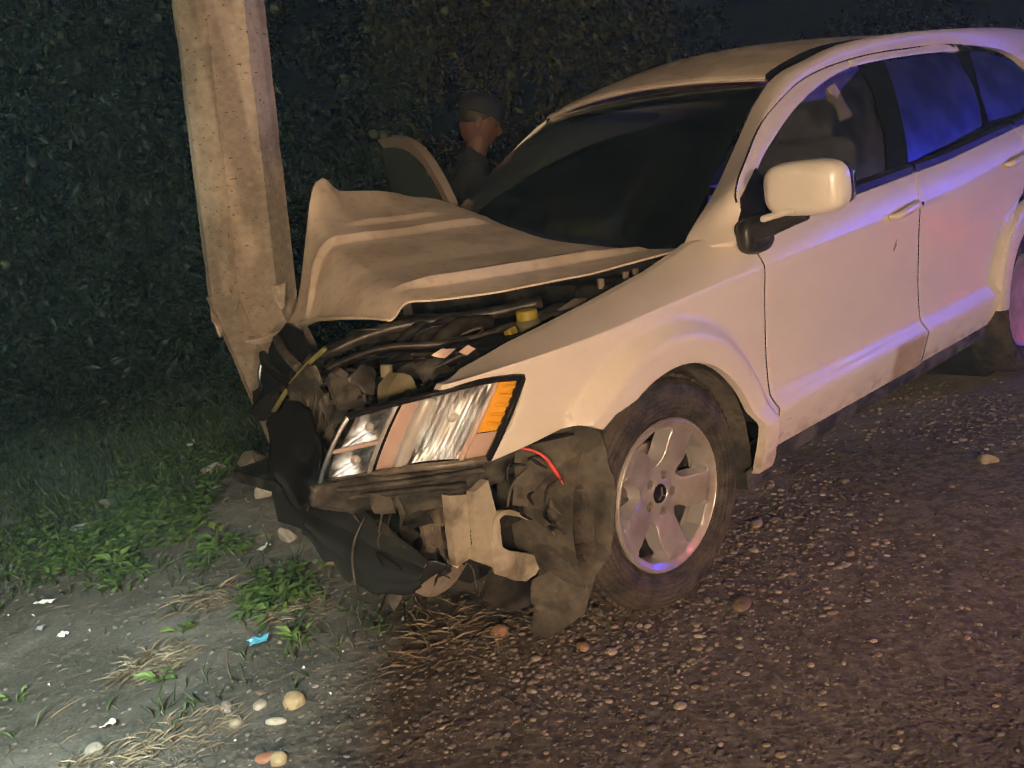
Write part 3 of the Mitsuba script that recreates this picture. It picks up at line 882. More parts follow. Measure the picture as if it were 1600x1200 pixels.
    put('rim__spokes', tri(Pf, f), 'rim_metal', 32)
    wm = tri(np.vstack([Pf, back]), side)
    wm.remove_unreferenced_vertices()
    put('rim__spoke_walls', wm, 'rim_clean', 40)
    put('rim__barrel', lathe([(.2265, .098), (.231, .104), (.2345, .098), (.230, .085), (.215, .06), (.205, .03), (.203, .02)], 64), 'rim_metal', 35)
    put('rim__inner_barrel', lathe([(.203, .02), (.198, -.02), (.203, -.08), (.225, -.10)], 64), 'barrel_dark', 35)
    capd = lathe([(.0, .074), (.02, .073), (.0285, .069), (.030, .058)], 32)
    put('rim__centre_cap', capd, 'gloss_black', 35, 'black centre cap with a pale emblem')
    em = []
    for a_ in (40, 140, 270):
        b = trimesh.creation.box([.020, .0035, .002])
        b.apply_translation([.011, 0, .0755])
        b.apply_transform(trimesh.transformations.rotation_matrix(math.radians(a_), [0, 0, 1]))
        em.append(b)
    put('rim__emblem', cat(*em), 'bolt_steel', 30)
    for k in range(5):
        th = math.radians(90 + spin + 72 * k)
        c_ = np.array([.057 * math.cos(th), .057 * math.sin(th), 0])
        nut = trimesh.creation.cylinder(.0085, .022, sections=6)
        nut.apply_translation(c_ + [0, 0, .055])
        put('rim__wheel_nut', nut, 'bolt_steel', 30)
        put('rim__nut_pocket', trimesh.Trimesh(*[x for x in (lathe([(.0, .040), (.0135, .040), (.0137, .068)], 16).vertices + c_, lathe([(.0, .040), (.0135, .040), (.0137, .068)], 16).faces)], process=False), 'rim_metal', 30)
    dsk = lathe([(.06, -.005), (.06, .02), (.15, .02), (.152, .005), (.152, -.01), (.06, -.01)], 48)
    put('brake_disc', dsk, 'brake_metal', 30)
    put('brake_caliper', rbox((.07, .13, .06), .012, (.12, .05, .0)), 'engine_grey', 30)
    put('backing_plate', lathe([(.0, -.035), (.19, -.035), (.198, -.03)], 40), 'barrel_dark', 30)


wheel(f'{CAR}__front_wheel', (0, .775, .362), math.radians(-1.7), math.radians(-1.1), 8)
wheel(f'{CAR}__rear_wheel', (-2.89, .775, .36), 0, 0, 20, full=False)

# ---- headlamp
t = np.linspace(0, 1, 25)
topc = spline([[.497, .858, .852], [.585, .828, .866], [.702, .765, .862], [.80, .66, .845], [.86, .573, .825]], 25)
botc = spline([[.602, .800, .66], [.70, .75, .668], [.77, .66, .668], [.845, .545, .652], [.90, .444, .64]], 25)
HLK = f'{CAR}__headlamp'
labels[HLK] = {'label': 'clear headlamp with chrome bowls and an amber corner'}


def hl(s_, w_, depth=0.0):
    """point of the headlamp: s_ along it (0 rear .. 1 inner end), w_ from bottom to top, depth metres behind the lens"""
    s_, w_ = np.asarray(s_, float), np.asarray(w_, float)
    A = np.stack([np.interp(s_, t, botc[:, k]) for k in range(3)], -1)
    B = np.stack([np.interp(s_, t, topc[:, k]) for k in range(3)], -1)
    P = A * (1 - w_)[..., None] + B * w_[..., None]
    out = np.stack([.45 + .5 * s_, .75 - .35 * s_, 0.1 + 0 * s_], -1)
    out /= np.linalg.norm(out, axis=-1, keepdims=True)
    return P + out * (.02 * 4 * w_ * (1 - w_) - depth)[..., None]


def hpatch(s0, s1, w0, w1, depth, n=14, m=10, thick=0):
    a_, b_ = np.meshgrid(np.linspace(s0, s1, n), np.linspace(w0, w1, m), indexing='ij')
    d_ = depth(a_, b_) if callable(depth) else depth + 0 * a_
    P = hl(a_, b_, d_)
    g_ = grid_mesh(P, thick)
    return g_


add(HLK + '__lens', hpatch(0, 1, 0, 1, 0.0, 40, 16), 'lens_clear', True)
add(HLK + '__reflector', hpatch(.185, .515, .05, .95, lambda a_, b_: .02 + .055 * (1 - ((a_ - .35) / .165) ** 2) * (1 - np.abs(2 * b_ - 1) ** 4) + .0015 * np.cos(a_ * 160), 40, 14), 'chrome_bowl', True, 'large silvery main bowl')
add(HLK + '__reflector', hpatch(.70, .965, .06, .47, lambda a_, b_: .02 + .05 * (1 - ((a_ - .832) / .133) ** 2) * (1 - ((b_ - .28) / .22) ** 2), 18, 12), 'chrome', True, 'lower inner chrome bowl')
add(HLK + '__reflector', hpatch(.70, .955, .52, .95, lambda a_, b_: .03 + .045 * (1 - ((a_ - .83) / .13) ** 2) * (1 - ((b_ - .72) / .22) ** 2), 18, 12), 'chrome', True, 'upper inner chrome bowl')
add(HLK + '__divider', hpatch(.565, .675, .04, .97, lambda a_, b_: .018 + .012 * ((a_ - .565) / .11), 10, 8), 'copper_panel', 30, 'pinkish panel between the bowls')
add(HLK + '__divider', tube(hl(np.full(14, .540), np.linspace(.05, .96, 14), np.full(14, .030)), .020, 20), 'silver_column', True, 'bright upright chrome column')
add(HLK + '__divider', tube(hl(np.linspace(.70, .98, 12), np.full(12, .49), np.full(12, .016)), .006, 8), 'copper_panel', True)
for s_, w_, r_ in ((.83, .27, .013), (.825, .73, .012), (.35, .60, .013)):
    bb = trimesh.creation.icosphere(3, r_)
    bb.apply_translation(hl(np.array([s_]), np.array([w_]), np.array([.040]))[0])
    add(HLK + '__bulb', bb, 'silver_column', True)
add(HLK + '__divider', tube(hl(np.full(12, .697), np.linspace(.04, .96, 12), np.full(12, .014)), .006, 8), 'silver', True)
add(HLK + '__divider', tube(hl(np.full(12, .178), np.linspace(.04, .96, 12), np.full(12, .012)), .007, 8), 'copper_panel', True)
scene['chrome_bowl'] = two({'type': 'roughconductor', 'material': 'Al', 'alpha': 0.28})
scene['silver_column'] = two(principled((0.86, 0.84, 0.80), 0.2, metallic=0.5, clearcoat=1.0))
add(HLK + '__amber_reflector', hpatch(.035, .165, .36, .97, .022, 10, 10), 'amber', 30, 'amber turn signal')
for k in range(5):
    w_ = .45 + .11 * k
    add(HLK + '__amber_rib', tube(hl(np.linspace(.035, .12, 8), np.linspace(w_, w_ + .02, 8), np.full(8, .015)), .0055, 6), 'amber', True)
add(HLK + '__corner_panel', hpatch(.03, .20, .03, .35, .02, 8, 6), 'copper_panel', 30)
add(HLK + '__housing', hpatch(-.0, 1.0, -.01, 1.01, lambda a_, b_: .10 - .085 * (2 * np.abs(b_ - .5)) ** 6 + 0 * a_, 30, 14), 'dusty_plastic', 40)
for w_, nm in ((0.0, 'bottom'), (1.0, 'top')):
    add(HLK + '__bezel', tube(hl(np.linspace(0, 1, 30), np.full(30, w_ * .995 + .002), np.full(30, .006)), .0085 if w_ else .010, 8), 'gloss_black' if w_ else 'steel_dirty', True)
add(HLK + '__bezel', tube(hl(np.full(10, .012), np.linspace(0, 1, 10), np.full(10, .004)), .010, 8), 'gloss_black', True)
add(HLK + '__bezel', tube(hl(np.full(10, .99), np.linspace(0, 1, 10), np.full(10, .004)), .007, 8), 'chrome_soft', True)

# ---- engine bay
xs = np.linspace(.70, -.40, 30)
yt, zt = top(xs)
yt = yt + taper(xs) * .7 - taper(xs)
P = np.stack([np.stack([xs, yt + dy, zt + dz], 1) for dy, dz in ((-.004, -.006), (-.03, -.012), (-.045, -.06), (-.06, -.35))], 1)
car('inner_wing', grid_mesh(P), 'engine_dark', 30)
eb = cat(trimesh.creation.box([.04, 1.5, .7], trimesh.transformations.translation_matrix([-.42, 0, .68])),
         trimesh.creation.box([1.05, 1.3, .04], trimesh.transformations.translation_matrix([.10, .02, .42])))
car('engine_bay_wall', eb, 'engine_dark', False)
cowl = [[-.36, y, .985 - .02 * abs(y)] for y in np.linspace(-.66, .66, 12)]
car('cowl_panel', tube(cowl, .055, 10), 'black_plastic', True)
eng = cat(rbox((.42, .55, .30), .04, (.12, .0, .67), (0, 4, 8)), rbox((.30, .38, .10), .03, (.14, .02, .85), (2, -5, 10)))
car('engine_cover', eng, 'engine_dark', 40, 'dark dusty engine under the bent bonnet')
for k in range(5):
    y = .28 - .08 * k
    car('intake_runner', tube([[.30, y, .74], [.33, y, .84], [.24, y, .90], [.08, y, .89]], .026, 10, 14), 'engine_dark', True)
car('air_box', rbox((.26, .22, .18), .03, (.36, .30, .78), (4, 8, 14)), 'dusty_plastic', 40)
for j, pts in enumerate(([[.60, .05, .84], [.45, .20, .89], [.30, .33, .875], [.10, .42, .89]], [[.62, .12, .80], [.50, .28, .845], [.36, .42, .84], [.18, .52, .87]], [[.5, -.1, .86], [.3, .05, .915], [.1, .2, .91], [-.1, .35, .92]],
                         [[.46, .36, .86], [.33, .45, .88], [.2, .48, .86], [.05, .55, .90]], [[.55, .30, .80], [.44, .42, .80], [.34, .55, .82], [.22, .62, .86]])):
    car('hose', tube(pts, [.012, .017, .012][j % 3] if j != 2 else .022, 10, 22), 'gloss_black' if j % 2 else 'engine_dark', True)
for j in range(9):
    r_ = np.random.default_rng(50 + j)
    a_ = np.array([r_.uniform(-.1, .55), r_.uniform(-.1, .5), r_.uniform(.82, .90)])
    pts = [a_, a_ + [r_.uniform(-.15, .1), r_.uniform(-.05, .2), .03], a_ + [r_.uniform(-.25, .1), r_.uniform(.0, .3), r_.uniform(-.03, .03)]]
    car('wiring', tube(pts, .005, 6, 14), ['engine_dark', 'gloss_black', 'engine_grey'][j % 3], True)
# front corner clutter seen over the headlamp
car('washer_tank', plate([[0.682, 0.45, 0.775], [0.662, 0.45, 0.85], [0.622, 0.45, 0.874], [0.590, 0.45, 0.855], [0.560, 0.45, 0.80], [0.566, 0.45, 0.745]], .05, .006), 'cream_plastic', 40, 'dirty cream plastic tank')
car('washer_tank_neck', tube([[.622, .44, .86], [.617, .44, .893]], .017, 12), 'cream_plastic', 30)
car('radiator_end_tank', plate([[0.726, 0.3, 0.873], [0.684, 0.3, 0.897], [0.640, 0.3, 0.84], [0.630, 0.3, 0.767], [0.721, 0.3, 0.78]], .02, .012), 'engine_grey', 30)
car('broken_bracket', plate([[.69, .35, .86], [.645, .36, .90], [.60, .37, .86], [.63, .37, .80]], .005, .01, rag=.012), 'engine_dark', True)
car('broken_bracket', plate([[.74, .25, .80], [.69, .26, .83], [.64, .27, .79], [.66, .27, .73], [.72, .26, .74]], .005, .01, seed=2, rag=.012), 'dusty_plastic', True)
car('battery', rbox((.19, .24, .20), .012, (.26, .46, .78), (3, 2, 6)), 'black_plastic', 30)
tk = lathe([(.0, 0), (.042, 0), (.045, .01), (.045, .075), (.036, .09), (.0, .09)], 20)
tk.apply_translation([.075, .455, .812])
BT = car('fluid_reservoir', tk, 'cream_plastic', 30, 'small fluid tank with a yellow cap')
cp = lathe([(.0, .03), (.030, .03), (.034, .026), (.034, 0), (.0, 0)], 14)
cp.apply_translation([.075, .455, .903])
add(BT + '__cap', cp, 'yellow_plastic', 30)
car('fuse_box', rbox((.14, .12, .10), .012, (-.03, .50, .87), (0, 4, 10)), 'engine_grey', 30)
car('metal_bracket', plate([[.02, .53, .92], [-.05, .55, .945], [-.10, .56, .935], [-.04, .55, .90]], .006, .004), 'steel_dirty', 30)
car('yellow_connector', rbox((.035, .03, .035), .006, (.19, .50, .885), (20, 10, 0)), 'yellow_plastic', 30)
car('broken_clip', plate([[.49, .48, .89], [.46, .5, .905], [.42, .51, .895], [.46, .5, .875]], .006, .01), 'copper_panel', 30)
car('broken_clip', plate([[.42, .52, .885], [.39, .53, .90], [.37, .54, .885], [.40, .53, .87]], .006, .01), 'copper_panel', 30)
for k, x in enumerate((-.22, -.10, -.27)):
    car('strut_nut', tube([[x, .62, .965], [x, .62, .995]], .011, 8), 'bolt_steel', 30)
car('strut_tower', rbox((.22, .2, .06), .02, (-.2, .60, .945)), 'engine_dark', 40)

# ---- torn front: bits of grille, radiator support, bumper mounts, splash shield
gg = [[0.60, -0.232, 0.858], [0.60, -0.131, 0.947], [0.60, -0.028, 0.995], [0.62, 0.053, 0.983], [0.64, 0.104, 0.925], [0.68, -0.021, 0.828], [0.69, -0.168, 0.744], [0.68, -0.244, 0.704], [0.63, -0.239, 0.771]]
car('broken_grille', plate(gg, .02, .012), 'gloss_black', 40, 'shiny black broken grille piece against the post')
car('broken_grille', plate([[0.66, -0.272, 0.775], [0.66, -0.189, 0.807], [0.66, -0.091, 0.771], [0.68, -0.14, 0.725], [0.70, -0.209, 0.693], [0.68, -0.249, 0.737]], .03, .012), 'black_plastic', 40)
car('grille_bar', tube([[.64, -.19, .90], [.68, -.10, .87], [.69, .0, .84], [.69, .05, .80]], .014, 8, 16), 'gloss_black', True)
car('grille_bar', tube([[.63, -.10, .95], [.67, .0, .92], [.68, .08, .88]], .016, 8, 16), 'engine_grey', True)
car('chrome_grille_strip', tube([[.645, -.205, .87], [.665, -.20, .82], [.675, -.15, .775]], .006, 8, 14), 'chrome', True)
car('torn_trim_strip', tube([[0.66, 0.215, 0.94], [0.675, 0.139, 0.898], [0.69, 0.022, 0.821], [0.69, -0.081, 0.747], [.68, -.12, .73]], .008, 8, 24), 'hose_green', True, 'greenish yellow torn strip')
car('radiator_support', plate([[0.70, 0.037, 0.823], [0.69, 0.155, 0.90], [0.70, 0.217, 0.827], [0.71, 0.267, 0.676], [0.72, 0.135, 0.637], [0.72, 0.063, 0.735]], .006, .02, freq=16), 'engine_grey', 30)
car('radiator_support', plate([[0.68, 0.128, 0.885], [0.68, 0.169, 0.894], [0.68, 0.204, 0.819], [0.68, 0.254, 0.736], [0.69, 0.224, 0.700], [0.70, 0.160, 0.757]], .005, .015, seed=4), 'steel_dirty', 30)
car('condenser', rbox((.03, .36, .36), .01, (.58, .24, .60), (0, -6, 14)), 'engine_dark', 30)
fa = spline([[0.80, 0.062, 0.755], [0.79, 0.13, 0.80], [0.79, 0.186, 0.794], [0.80, 0.25, 0.761], [0.82, 0.309, 0.665], [0.82, 0.288, 0.558], [0.82, 0.147, 0.496], [0.81, 0.095, 0.519], [0.80, 0.055, 0.614]], 50, closed=True)
car('torn_fascia', plate(fa, .012, .05, seed=1, rag=.012, freq=5), 'gloss_black', True, 'torn black front fascia hanging beside the post')
A_ = spline([[0.79, 0.255, 0.545], [0.80, 0.367, 0.556], [0.795, 0.457, 0.543], [0.78, 0.531, 0.496], [0.76, 0.598, 0.454], [0.75, 0.67, 0.41]], 50)
B_ = spline([[0.84, 0.215, 0.44], [0.84, 0.285, 0.395], [0.83, 0.353, 0.350], [0.82, 0.436, 0.316], [0.80, 0.524, 0.305], [0.77, 0.640, 0.345]], 50)
u_, v_ = np.meshgrid(np.linspace(0, 1, 50), np.linspace(0, 1, 30), indexing='ij')
DU = A_[:, None] * (1 - v_)[..., None] + B_[:, None] * v_[..., None]
fold = .030 * np.sin(v_ * 3.14) + .012 * np.abs(np.sin(v_ * 8 + 1.2 * u_)) + .03 * (meshkit.fbm(DU * 6, 3, 12) - .5)
DU = DU + fold[..., None] * np.array([.75, .55, .1])
rag_ = (meshkit.fbm(np.stack([u_ * 9, u_ * 0, u_ * 0], -1), 3, 15) - .5) * .05
DU[..., 2] -= rag_ * v_ ** 3
car('air_duct', grid_mesh(DU, .006), 'duct_black', True, 'crumpled black air duct hanging under the headlamp')
car('air_duct_end', plate(spline([DU[-1, 0], DU[-1, 10], DU[-1, 20], DU[-1, -1], DU[-1, -1] + [-.05, .02, .02], DU[-1, 10] + [-.06, .04, .0]], 24, closed=True), .006), 'duct_black', True)
scene['duct_black'] = two(principled((0.018, 0.022, 0.024), 0.35, specular=0.6))
br = [[0.989, 0.57, 0.684], [0.85, 0.60, 0.665], [0.732, 0.63, 0.640], [0.58, 0.68, 0.615], [0.442, 0.70, 0.599], [0.36, 0.70, 0.611], [0.404, 0.68, 0.539], [0.50, .66, .525], [0.58, 0.64, 0.49], [.68, .62, .525], [0.76, 0.60, 0.52], [.80, .59, .575], [0.90, 0.57, 0.58], [0.989, 0.56, 0.632]]
car('headlamp_bracket', plate(br, .02, .03, seed=5, rag=.012, freq=7, res=.014), 'dusty_plastic', True, 'dusty broken bracket below the headlamp')
for pts in ([[.93, .58, .655], [.75, .64, .625], [.55, .70, .60]], [[.90, .58, .625], [.75, .635, .60], [.60, .68, .57]]):
    car('bracket_rib', tube(pts, .009, 8, 16), 'dusty_plastic', True)
car('broken_bracket', plate([[.86, .60, .63], [.80, .61, .60], [.79, .61, .55], [.85, .60, .57]], .005, .015, seed=9), 'engine_grey', 30)
so = lathe([(.0, .0), (.05, .0), (.05, .09), (.042, .10), (.0, .10)], 20)
so.apply_transform(trimesh.transformations.rotation_matrix(1.2, [1, .4, 0]))
so.apply_translation([.61, .60, .555])
car('fog_lamp_socket', so, 'black_plastic', 30)
sp = spline([[0.692, 0.55, 0.56], [0.586, 0.55, 0.533], [0.535, 0.55, 0.45], [0.545, 0.56, 0.335], [0.599, 0.56, 0.277], [0.708, 0.55, 0.264], [0.74, 0.54, 0.336], [0.68, 0.55, 0.406]], 40, closed=True)
BM = car('bumper_mount', plate(sp, .018, .008, seed=6), 'steel_dirty', 40, 'dirty steel bumper mount with bolts')
for c_, r_ in (((0.635, 0.565, 0.329), .017), ((0.645, 0.565, 0.44), .011), ((0.608, 0.565, 0.44), .011), ((0.566, 0.57, 0.424), .012)):
    b = trimesh.creation.cylinder(r_, .02, sections=12)
    b.apply_transform(trimesh.transformations.rotation_matrix(math.pi / 2, [1, 0, 0]))
    b.apply_translation(c_)
    add(BM + '__bolt', b, 'bolt_steel', 30)
car('bumper_mount_flange', tube([[0.592, 0.575, 0.466], [0.572, 0.58, 0.43], [0.568, 0.58, 0.396], [0.580, 0.58, 0.349], [0.606, 0.58, 0.314]], .011, 8, 20), 'copper_panel', True)
car('front_post', plate([[0.585, 0.66, 0.545], [0.528, 0.66, 0.56], [0.512, 0.66, 0.43], [0.516, 0.66, 0.286], [0.562, .66, .32], [0.609, 0.66, 0.356], [.60, .66, .45]], .03, .004), 'dirty_white', 30, 'muddy white sheet metal post')
car('front_post', plate([[0.655, 0.64, 0.558], [0.593, 0.64, 0.54], [0.613, 0.64, 0.364], [0.668, 0.64, 0.362]], .03, .004, seed=3), 'dirty_white', 30)
bi = spline([[0.522, 0.69, 0.448], [0.486, 0.69, 0.448], [0.43, .69, .415], [0.361, 0.69, 0.372], [0.272, 0.69, 0.312], [0.31, 0.69, 0.290], [0.369, 0.69, 0.280], [0.475, 0.69, 0.332], [0.532, 0.69, 0.378]], 40, closed=True)
bp_ = Polygon(bi[:, [0, 2]]).buffer(0)
low_ = Polygon([(.552, .39), (.555, .300), (.478, .250), (.440, .228), (.41, .235), (.384, .265), (.30, .285), (.37, .29), (.48, .335)]).buffer(.004)
pb = shapely.union_all([bp_.buffer(.013), low_]).difference(bp_)
pb = max(getattr(pb, 'geoms', [pb]), key=lambda g: g.area)
v_, f_, b_ = mesh2d(pb, .012)
car('crash_box', thicken(np.stack([v_[:, 0], .695 + .012 * np.sin(v_[:, 0] * 40), v_[:, 1]], 1), f_[:, ::-1], .02), 'dirty_white', 30, 'torn open white crash box')
car('crash_box_inside', plate([[p[0], .60, p[2]] for p in bi], .01, .004), 'engine_dark', 30)
wl = np.stack([np.c_[bi[:, 0], np.full(len(bi), y), bi[:, 2]] for y in (.69, .60)], 1)
car('crash_box_wall', grid_mesh(np.concatenate([wl, wl[:1]])), 'engine_dark', 30)
sh = polyline([[0.425, 0.7, 0.62], [0.363, 0.76, 0.665], [0.325, 0.86, 0.684], [0.305, 0.915, 0.652], [0.301, 0.93, 0.573], [0.297, 0.935, 0.481], [0.316, 0.93, 0.376], [0.331, 0.915, 0.304], [0.366, 0.87, 0.242], [0.392, 0.8, 0.188], [0.426, 0.72, 0.127], [0.439, 0.7, 0.144], [0.40, 0.7, 0.250], [0.335, 0.80, 0.315], [0.325, 0.80, 0.375], [0.35, 0.74, 0.425], [0.432, 0.66, 0.447], [0.425, 0.695, 0.61]], 80)[:-1]
car('splash_shield', plate(sh, .006, .014, seed=8, res=.011, rag=.006, freq=14), 'dirty_liner', True, 'ragged muddy splash shield in front of the wheel')
car('splash_shield_flap', plate([[.34, .80, .30], [.36, .88, .27], [.40, .85, .14], [.44, .74, .06], [.45, .68, .07], [.43, .69, .22]], .006, .018, seed=3, res=.012, rag=.008), 'dirty_liner', True)
for k in range(16):
    r_ = np.random.default_rng(190 + k)
    c_ = np.array([r_.uniform(.36, .46), r_.uniform(.66, .90), r_.uniform(.40, .64)])
    w_ = np.array([r_.uniform(.0, .03), r_.uniform(-.05, .05), r_.uniform(-.06, .06)])
    car('torn_strip', tube([c_, c_ + w_ * .6 + [.02, 0, 0], c_ + w_ * 1.3 + [.015, .01, -.02]], [.002, .006, .003], 5, 8), ['dirty_liner', 'gloss_black', 'engine_grey', 'black_plastic'][k % 4], True)
car('red_wire_end', tube([[0.46, 0.76, 0.64], [0.42, 0.79, 0.615], [0.40, 0.81, 0.575], [0.385, 0.83, 0.52]], [.003, .004, .005, .007, .002], 8, 20), 'red_plastic', True, 'red broken wire end')
car('black_wire', tube([[.46, .76, .645], [.41, .82, .655], [.37, .88, .665]], .004, 6, 12), 'gloss_black', True)
car('hanging_cable', tube([[.20, .78, .35], [.19, .78, .22], [.17, .79, .14], [.19, .80, .10], [.22, .80, .06]], .003, 6, 18), 'engine_grey', True)
car('lower_shield', plate([[.46, .60, .30], [.30, .62, .26], [.20, .64, .22], [.25, .62, .10], [.45, .6, .12], [.56, .6, .2]], .02, .02), 'engine_dark', 30)
for k, (a_, b_) in enumerate((([.80, .30, .55], [.62, .50, .30]), ([.74, .1, .5], [.6, .4, .22]))):
    car('lower_crossmember', tube([a_, (np.array(a_) + b_) / 2 + [.02, 0, -.03], b_], .035, 10, 12), 'dusty_plastic', True)
car('underbody', cat(trimesh.creation.box([3.2, 1.3, .08], trimesh.transformations.translation_matrix([-1.9, 0, .30])), trimesh.creation.box([.7, 1.1, .12], trimesh.transformations.translation_matrix([.15, -.05, .26]))), 'dark_gap', False)

for k in range(16):
    r_ = np.random.default_rng(300 + k)
    a_ = np.array([r_.uniform(.60, .76), r_.uniform(.05, .42), r_.uniform(.70, .88)])
    e1 = a_ + [r_.uniform(-.12, .0), r_.uniform(-.03, .12), r_.uniform(-.06, .06)]
    car('wiring', tube([a_, (a_ + e1) / 2 + [.02, 0, r_.uniform(-.03, .03)], e1], [.004, .006, .010][k % 3], 7, 12), ['engine_dark', 'gloss_black', 'engine_grey', 'dusty_plastic'][k % 4], True)
for k in range(5):
    y = .10 + .035 * k
    car('support_slat', tube([[.70 + .004 * k, y - .05, .66], [.715, y, .75], [.695, y + .02, .85 - .01 * k]], .006, 6, 12), 'engine_grey' if k % 2 else 'dusty_plastic', True)
for k in range(40):
    r_ = np.random.default_rng(400 + k)
    c_ = np.array([r_.uniform(.60, .84), r_.uniform(.42, .62), r_.uniform(.28, .56)])
    if k % 2:
        d_ = r_.standard_normal((3, 3)) * .035
        car('wiring', tube([c_, c_ + d_[0], c_ + d_[0] + d_[1] + [0, 0, -.05]], [.002, .004, .003], 5, 9), ['engine_dark', 'gloss_black', 'engine_grey', 'dusty_plastic'][(k // 2) % 4], True)
    else:
        q_ = c_ + r_.standard_normal((5, 3)) * [.02, .03, .03]
        car('torn_scrap', plate(q_[np.argsort(np.arctan2(q_[:, 2] - q_[:, 2].mean(), q_[:, 1] - q_[:, 1].mean()))], .004, .02, seed=k, rag=.008), ['dusty_plastic', 'black_plastic', 'engine_grey', 'engine_dark'][(k // 2) % 4], 40)
# ---- cabin
xs = np.linspace(-3.55, -.62, 40)
fl = []
for v_ in (.15, .5, 1.0, 1.85):
    q = S(xs, np.full(40, v_))
    q[:, 1] -= .09
    fl.append(q)
P = np.stack(fl, 1)
Q = P * [1, -1, 1]
car('cabin_side', grid_mesh(P), 'interior_dark', 30)
car('cabin_side', grid_mesh(Q), 'interior_dark', 30)
car('cabin_floor', trimesh.creation.box([3.0, 1.6, .04], trimesh.transformations.translation_matrix([-2.1, 0, .42])), 'interior_dark', False)
car('far_side_panel', grid_mesh(np.stack([np.stack([xs, np.full(40, -.80), np.full(40, .35)], 1), np.stack([xs, np.full(40, -.84), np.full(40, 1.06)], 1)], 1), .03), 'paint', 30)
dash = [(x, z) for x, z in ((-.45, .98), (-.62, 1.03), (-.80, 1.03), (-.92, .99), (-.98, .90), (-.92, .70), (-.6, .6))]
DP = np.stack([np.stack([[x, y, z - .05 * abs(y) ** 2] for x, z in spline(np.array(dash), 24)]) for y in np.linspace(-.72, .74, 20)])
car('dashboard', grid_mesh(DP), 'interior_dark', True)
tor = trimesh.creation.torus(.185, .016, 36, 12)
tor.apply_transform(trimesh.transformations.rotation_matrix(math.radians(-64), [0, 1, 0]))
tor.apply_translation([-1.10, .36, 1.00])
SW = car('steering_wheel', tor, 'interior_dark', True)
add(SW + '__hub', rbox((.05, .15, .11), .02, (-1.09, .36, 1.0), (0, 25, 0)), 'interior_dark', 30)
add(SW + '__airbag', superell(.05, .11, .12, .8, .8).apply_translation([-1.13, .36, .95]), 'airbag_cloth', True) if False else None
ab = superell(.11, .17, .06, .9, .9)
ab.vertices += (meshkit.fbm(ab.vertices * 14, 3)[:, None] - .5) * .05
ab.apply_translation([-.72, -.02, 1.07])
car('airbag', ab, 'airbag_cloth', True, 'pale crumpled cloth heap behind the windscreen')
for y in (.37, -.37):
    for x, nm in ((-1.55, 'front_seat'), (-2.45, 'rear_seat')):
        SK = f'{CAR}__{nm}'
        add(SK, cat(rbox((.50, .48, .16), .05, (x + .15, y, .66)), rbox((.14, .48, .62), .06, (x - .16, y, .98), (0, -14, 0))), 'seat_cloth', 40)
        k_ = f'{CAR}__{nm}' if f'{CAR}__{nm}_001' not in scene else f'{CAR}__{nm}_001'
        add(k_ + '__head_rest', rbox((.09, .25, .17), .04, (x - .26, y, 1.36), (0, -14, 0)), 'seat_cloth', 40)
xs = np.linspace(0, 1, 14)
bp = np.stack([-1.62 - .30 * xs ** 1.2, .74 - .14 * xs, 1.06 + .45 * xs], 1)
bq = bp + [-.10, .0, 0]
car('inner_pillar_trim', grid_mesh(np.stack([bp, bq], 1), .02), 'interior_dark', 30)
car('belt_guide', plate([[-1.50, .66, 1.48], [-1.56, .655, 1.49], [-1.60, .67, 1.42], [-1.60, .70, 1.36], [-1.53, .70, 1.35], [-1.535, .68, 1.42], [-1.51, .67, 1.43]], .02), 'interior_beige', 30)

# ---- far door, standing open
ph = math.radians(70)
dd = np.array([-math.cos(ph), -math.sin(ph), 0])
nn_ = np.array([dd[1], -dd[0], 0])
H0 = np.array([-.85, -.87, 0])
ol = spline([[.03, 1.12], [.08, 1.23], [.16, 1.35], [.30, 1.48], [.49, 1.553], [.69, 1.58], [.93, 1.585]], 40)
il = spline([[.10, 1.12], [.145, 1.215], [.215, 1.32], [.34, 1.435], [.51, 1.503], [.69, 1.53], [.88, 1.535]], 40)


def dpt(q, off=0.0):
    return H0 + q[:, :1] * dd + q[:, 1:2] * np.array([0, 0, 1]) + nn_ * (off - .12 * np.clip(q[:, 1:2] - 1.1, 0, 1) ** 1.2)


fr = grid_mesh(np.stack([dpt(ol), dpt(il)], 1), .04)
rear = grid_mesh(np.stack([dpt(np.array([[.93, 1.585], [.97, 1.3], [.98, 1.1]])), dpt(np.array([[.87, 1.54], [.91, 1.3], [.92, 1.1]]))], 1), .04)
sk_ = grid_mesh(np.stack([dpt(np.array([[s_, z] for s_ in np.linspace(0, 1.0, 12)])) for z in (.35, .5, .7, .9, 1.0, 1.12)], 1), .05)
OD = car('open_door', sk_, 'hood_paint', 40, 'far front door standing wide open')
add(OD + '__frame', fr, 'door_inner', 40)
scene['door_inner'] = two(principled((0.24, 0.20, 0.165), 0.6))
add(OD + '__rear_frame', rear, 'gloss_black', 30)
gq = dpt(np.vstack([il, [[.91, 1.3], [.92, 1.1], [.10, 1.1]]]), -.01)
add(OD + '__window', plate(gq, .004), 'glass_rear_door', 30)
scene['glass_rear_door'] = {'type': 'blendbsdf', 'weight': 0.35, 'a': {'type': 'thindielectric', 'int_ior': 1.5}, 'b': two(principled((0.10, 0.14, 0.13), 0.4))}

# ================================================================== CONCRETE POST
e_ = np.array([.741, -.671, 0])
n_ = np.array([-.671, -.741, 0])
POST = 'concrete_post'
labels[POST] = {'label': 'tall eight sided concrete post, cracked and broken near its foot by the car', 'category': 'post'}


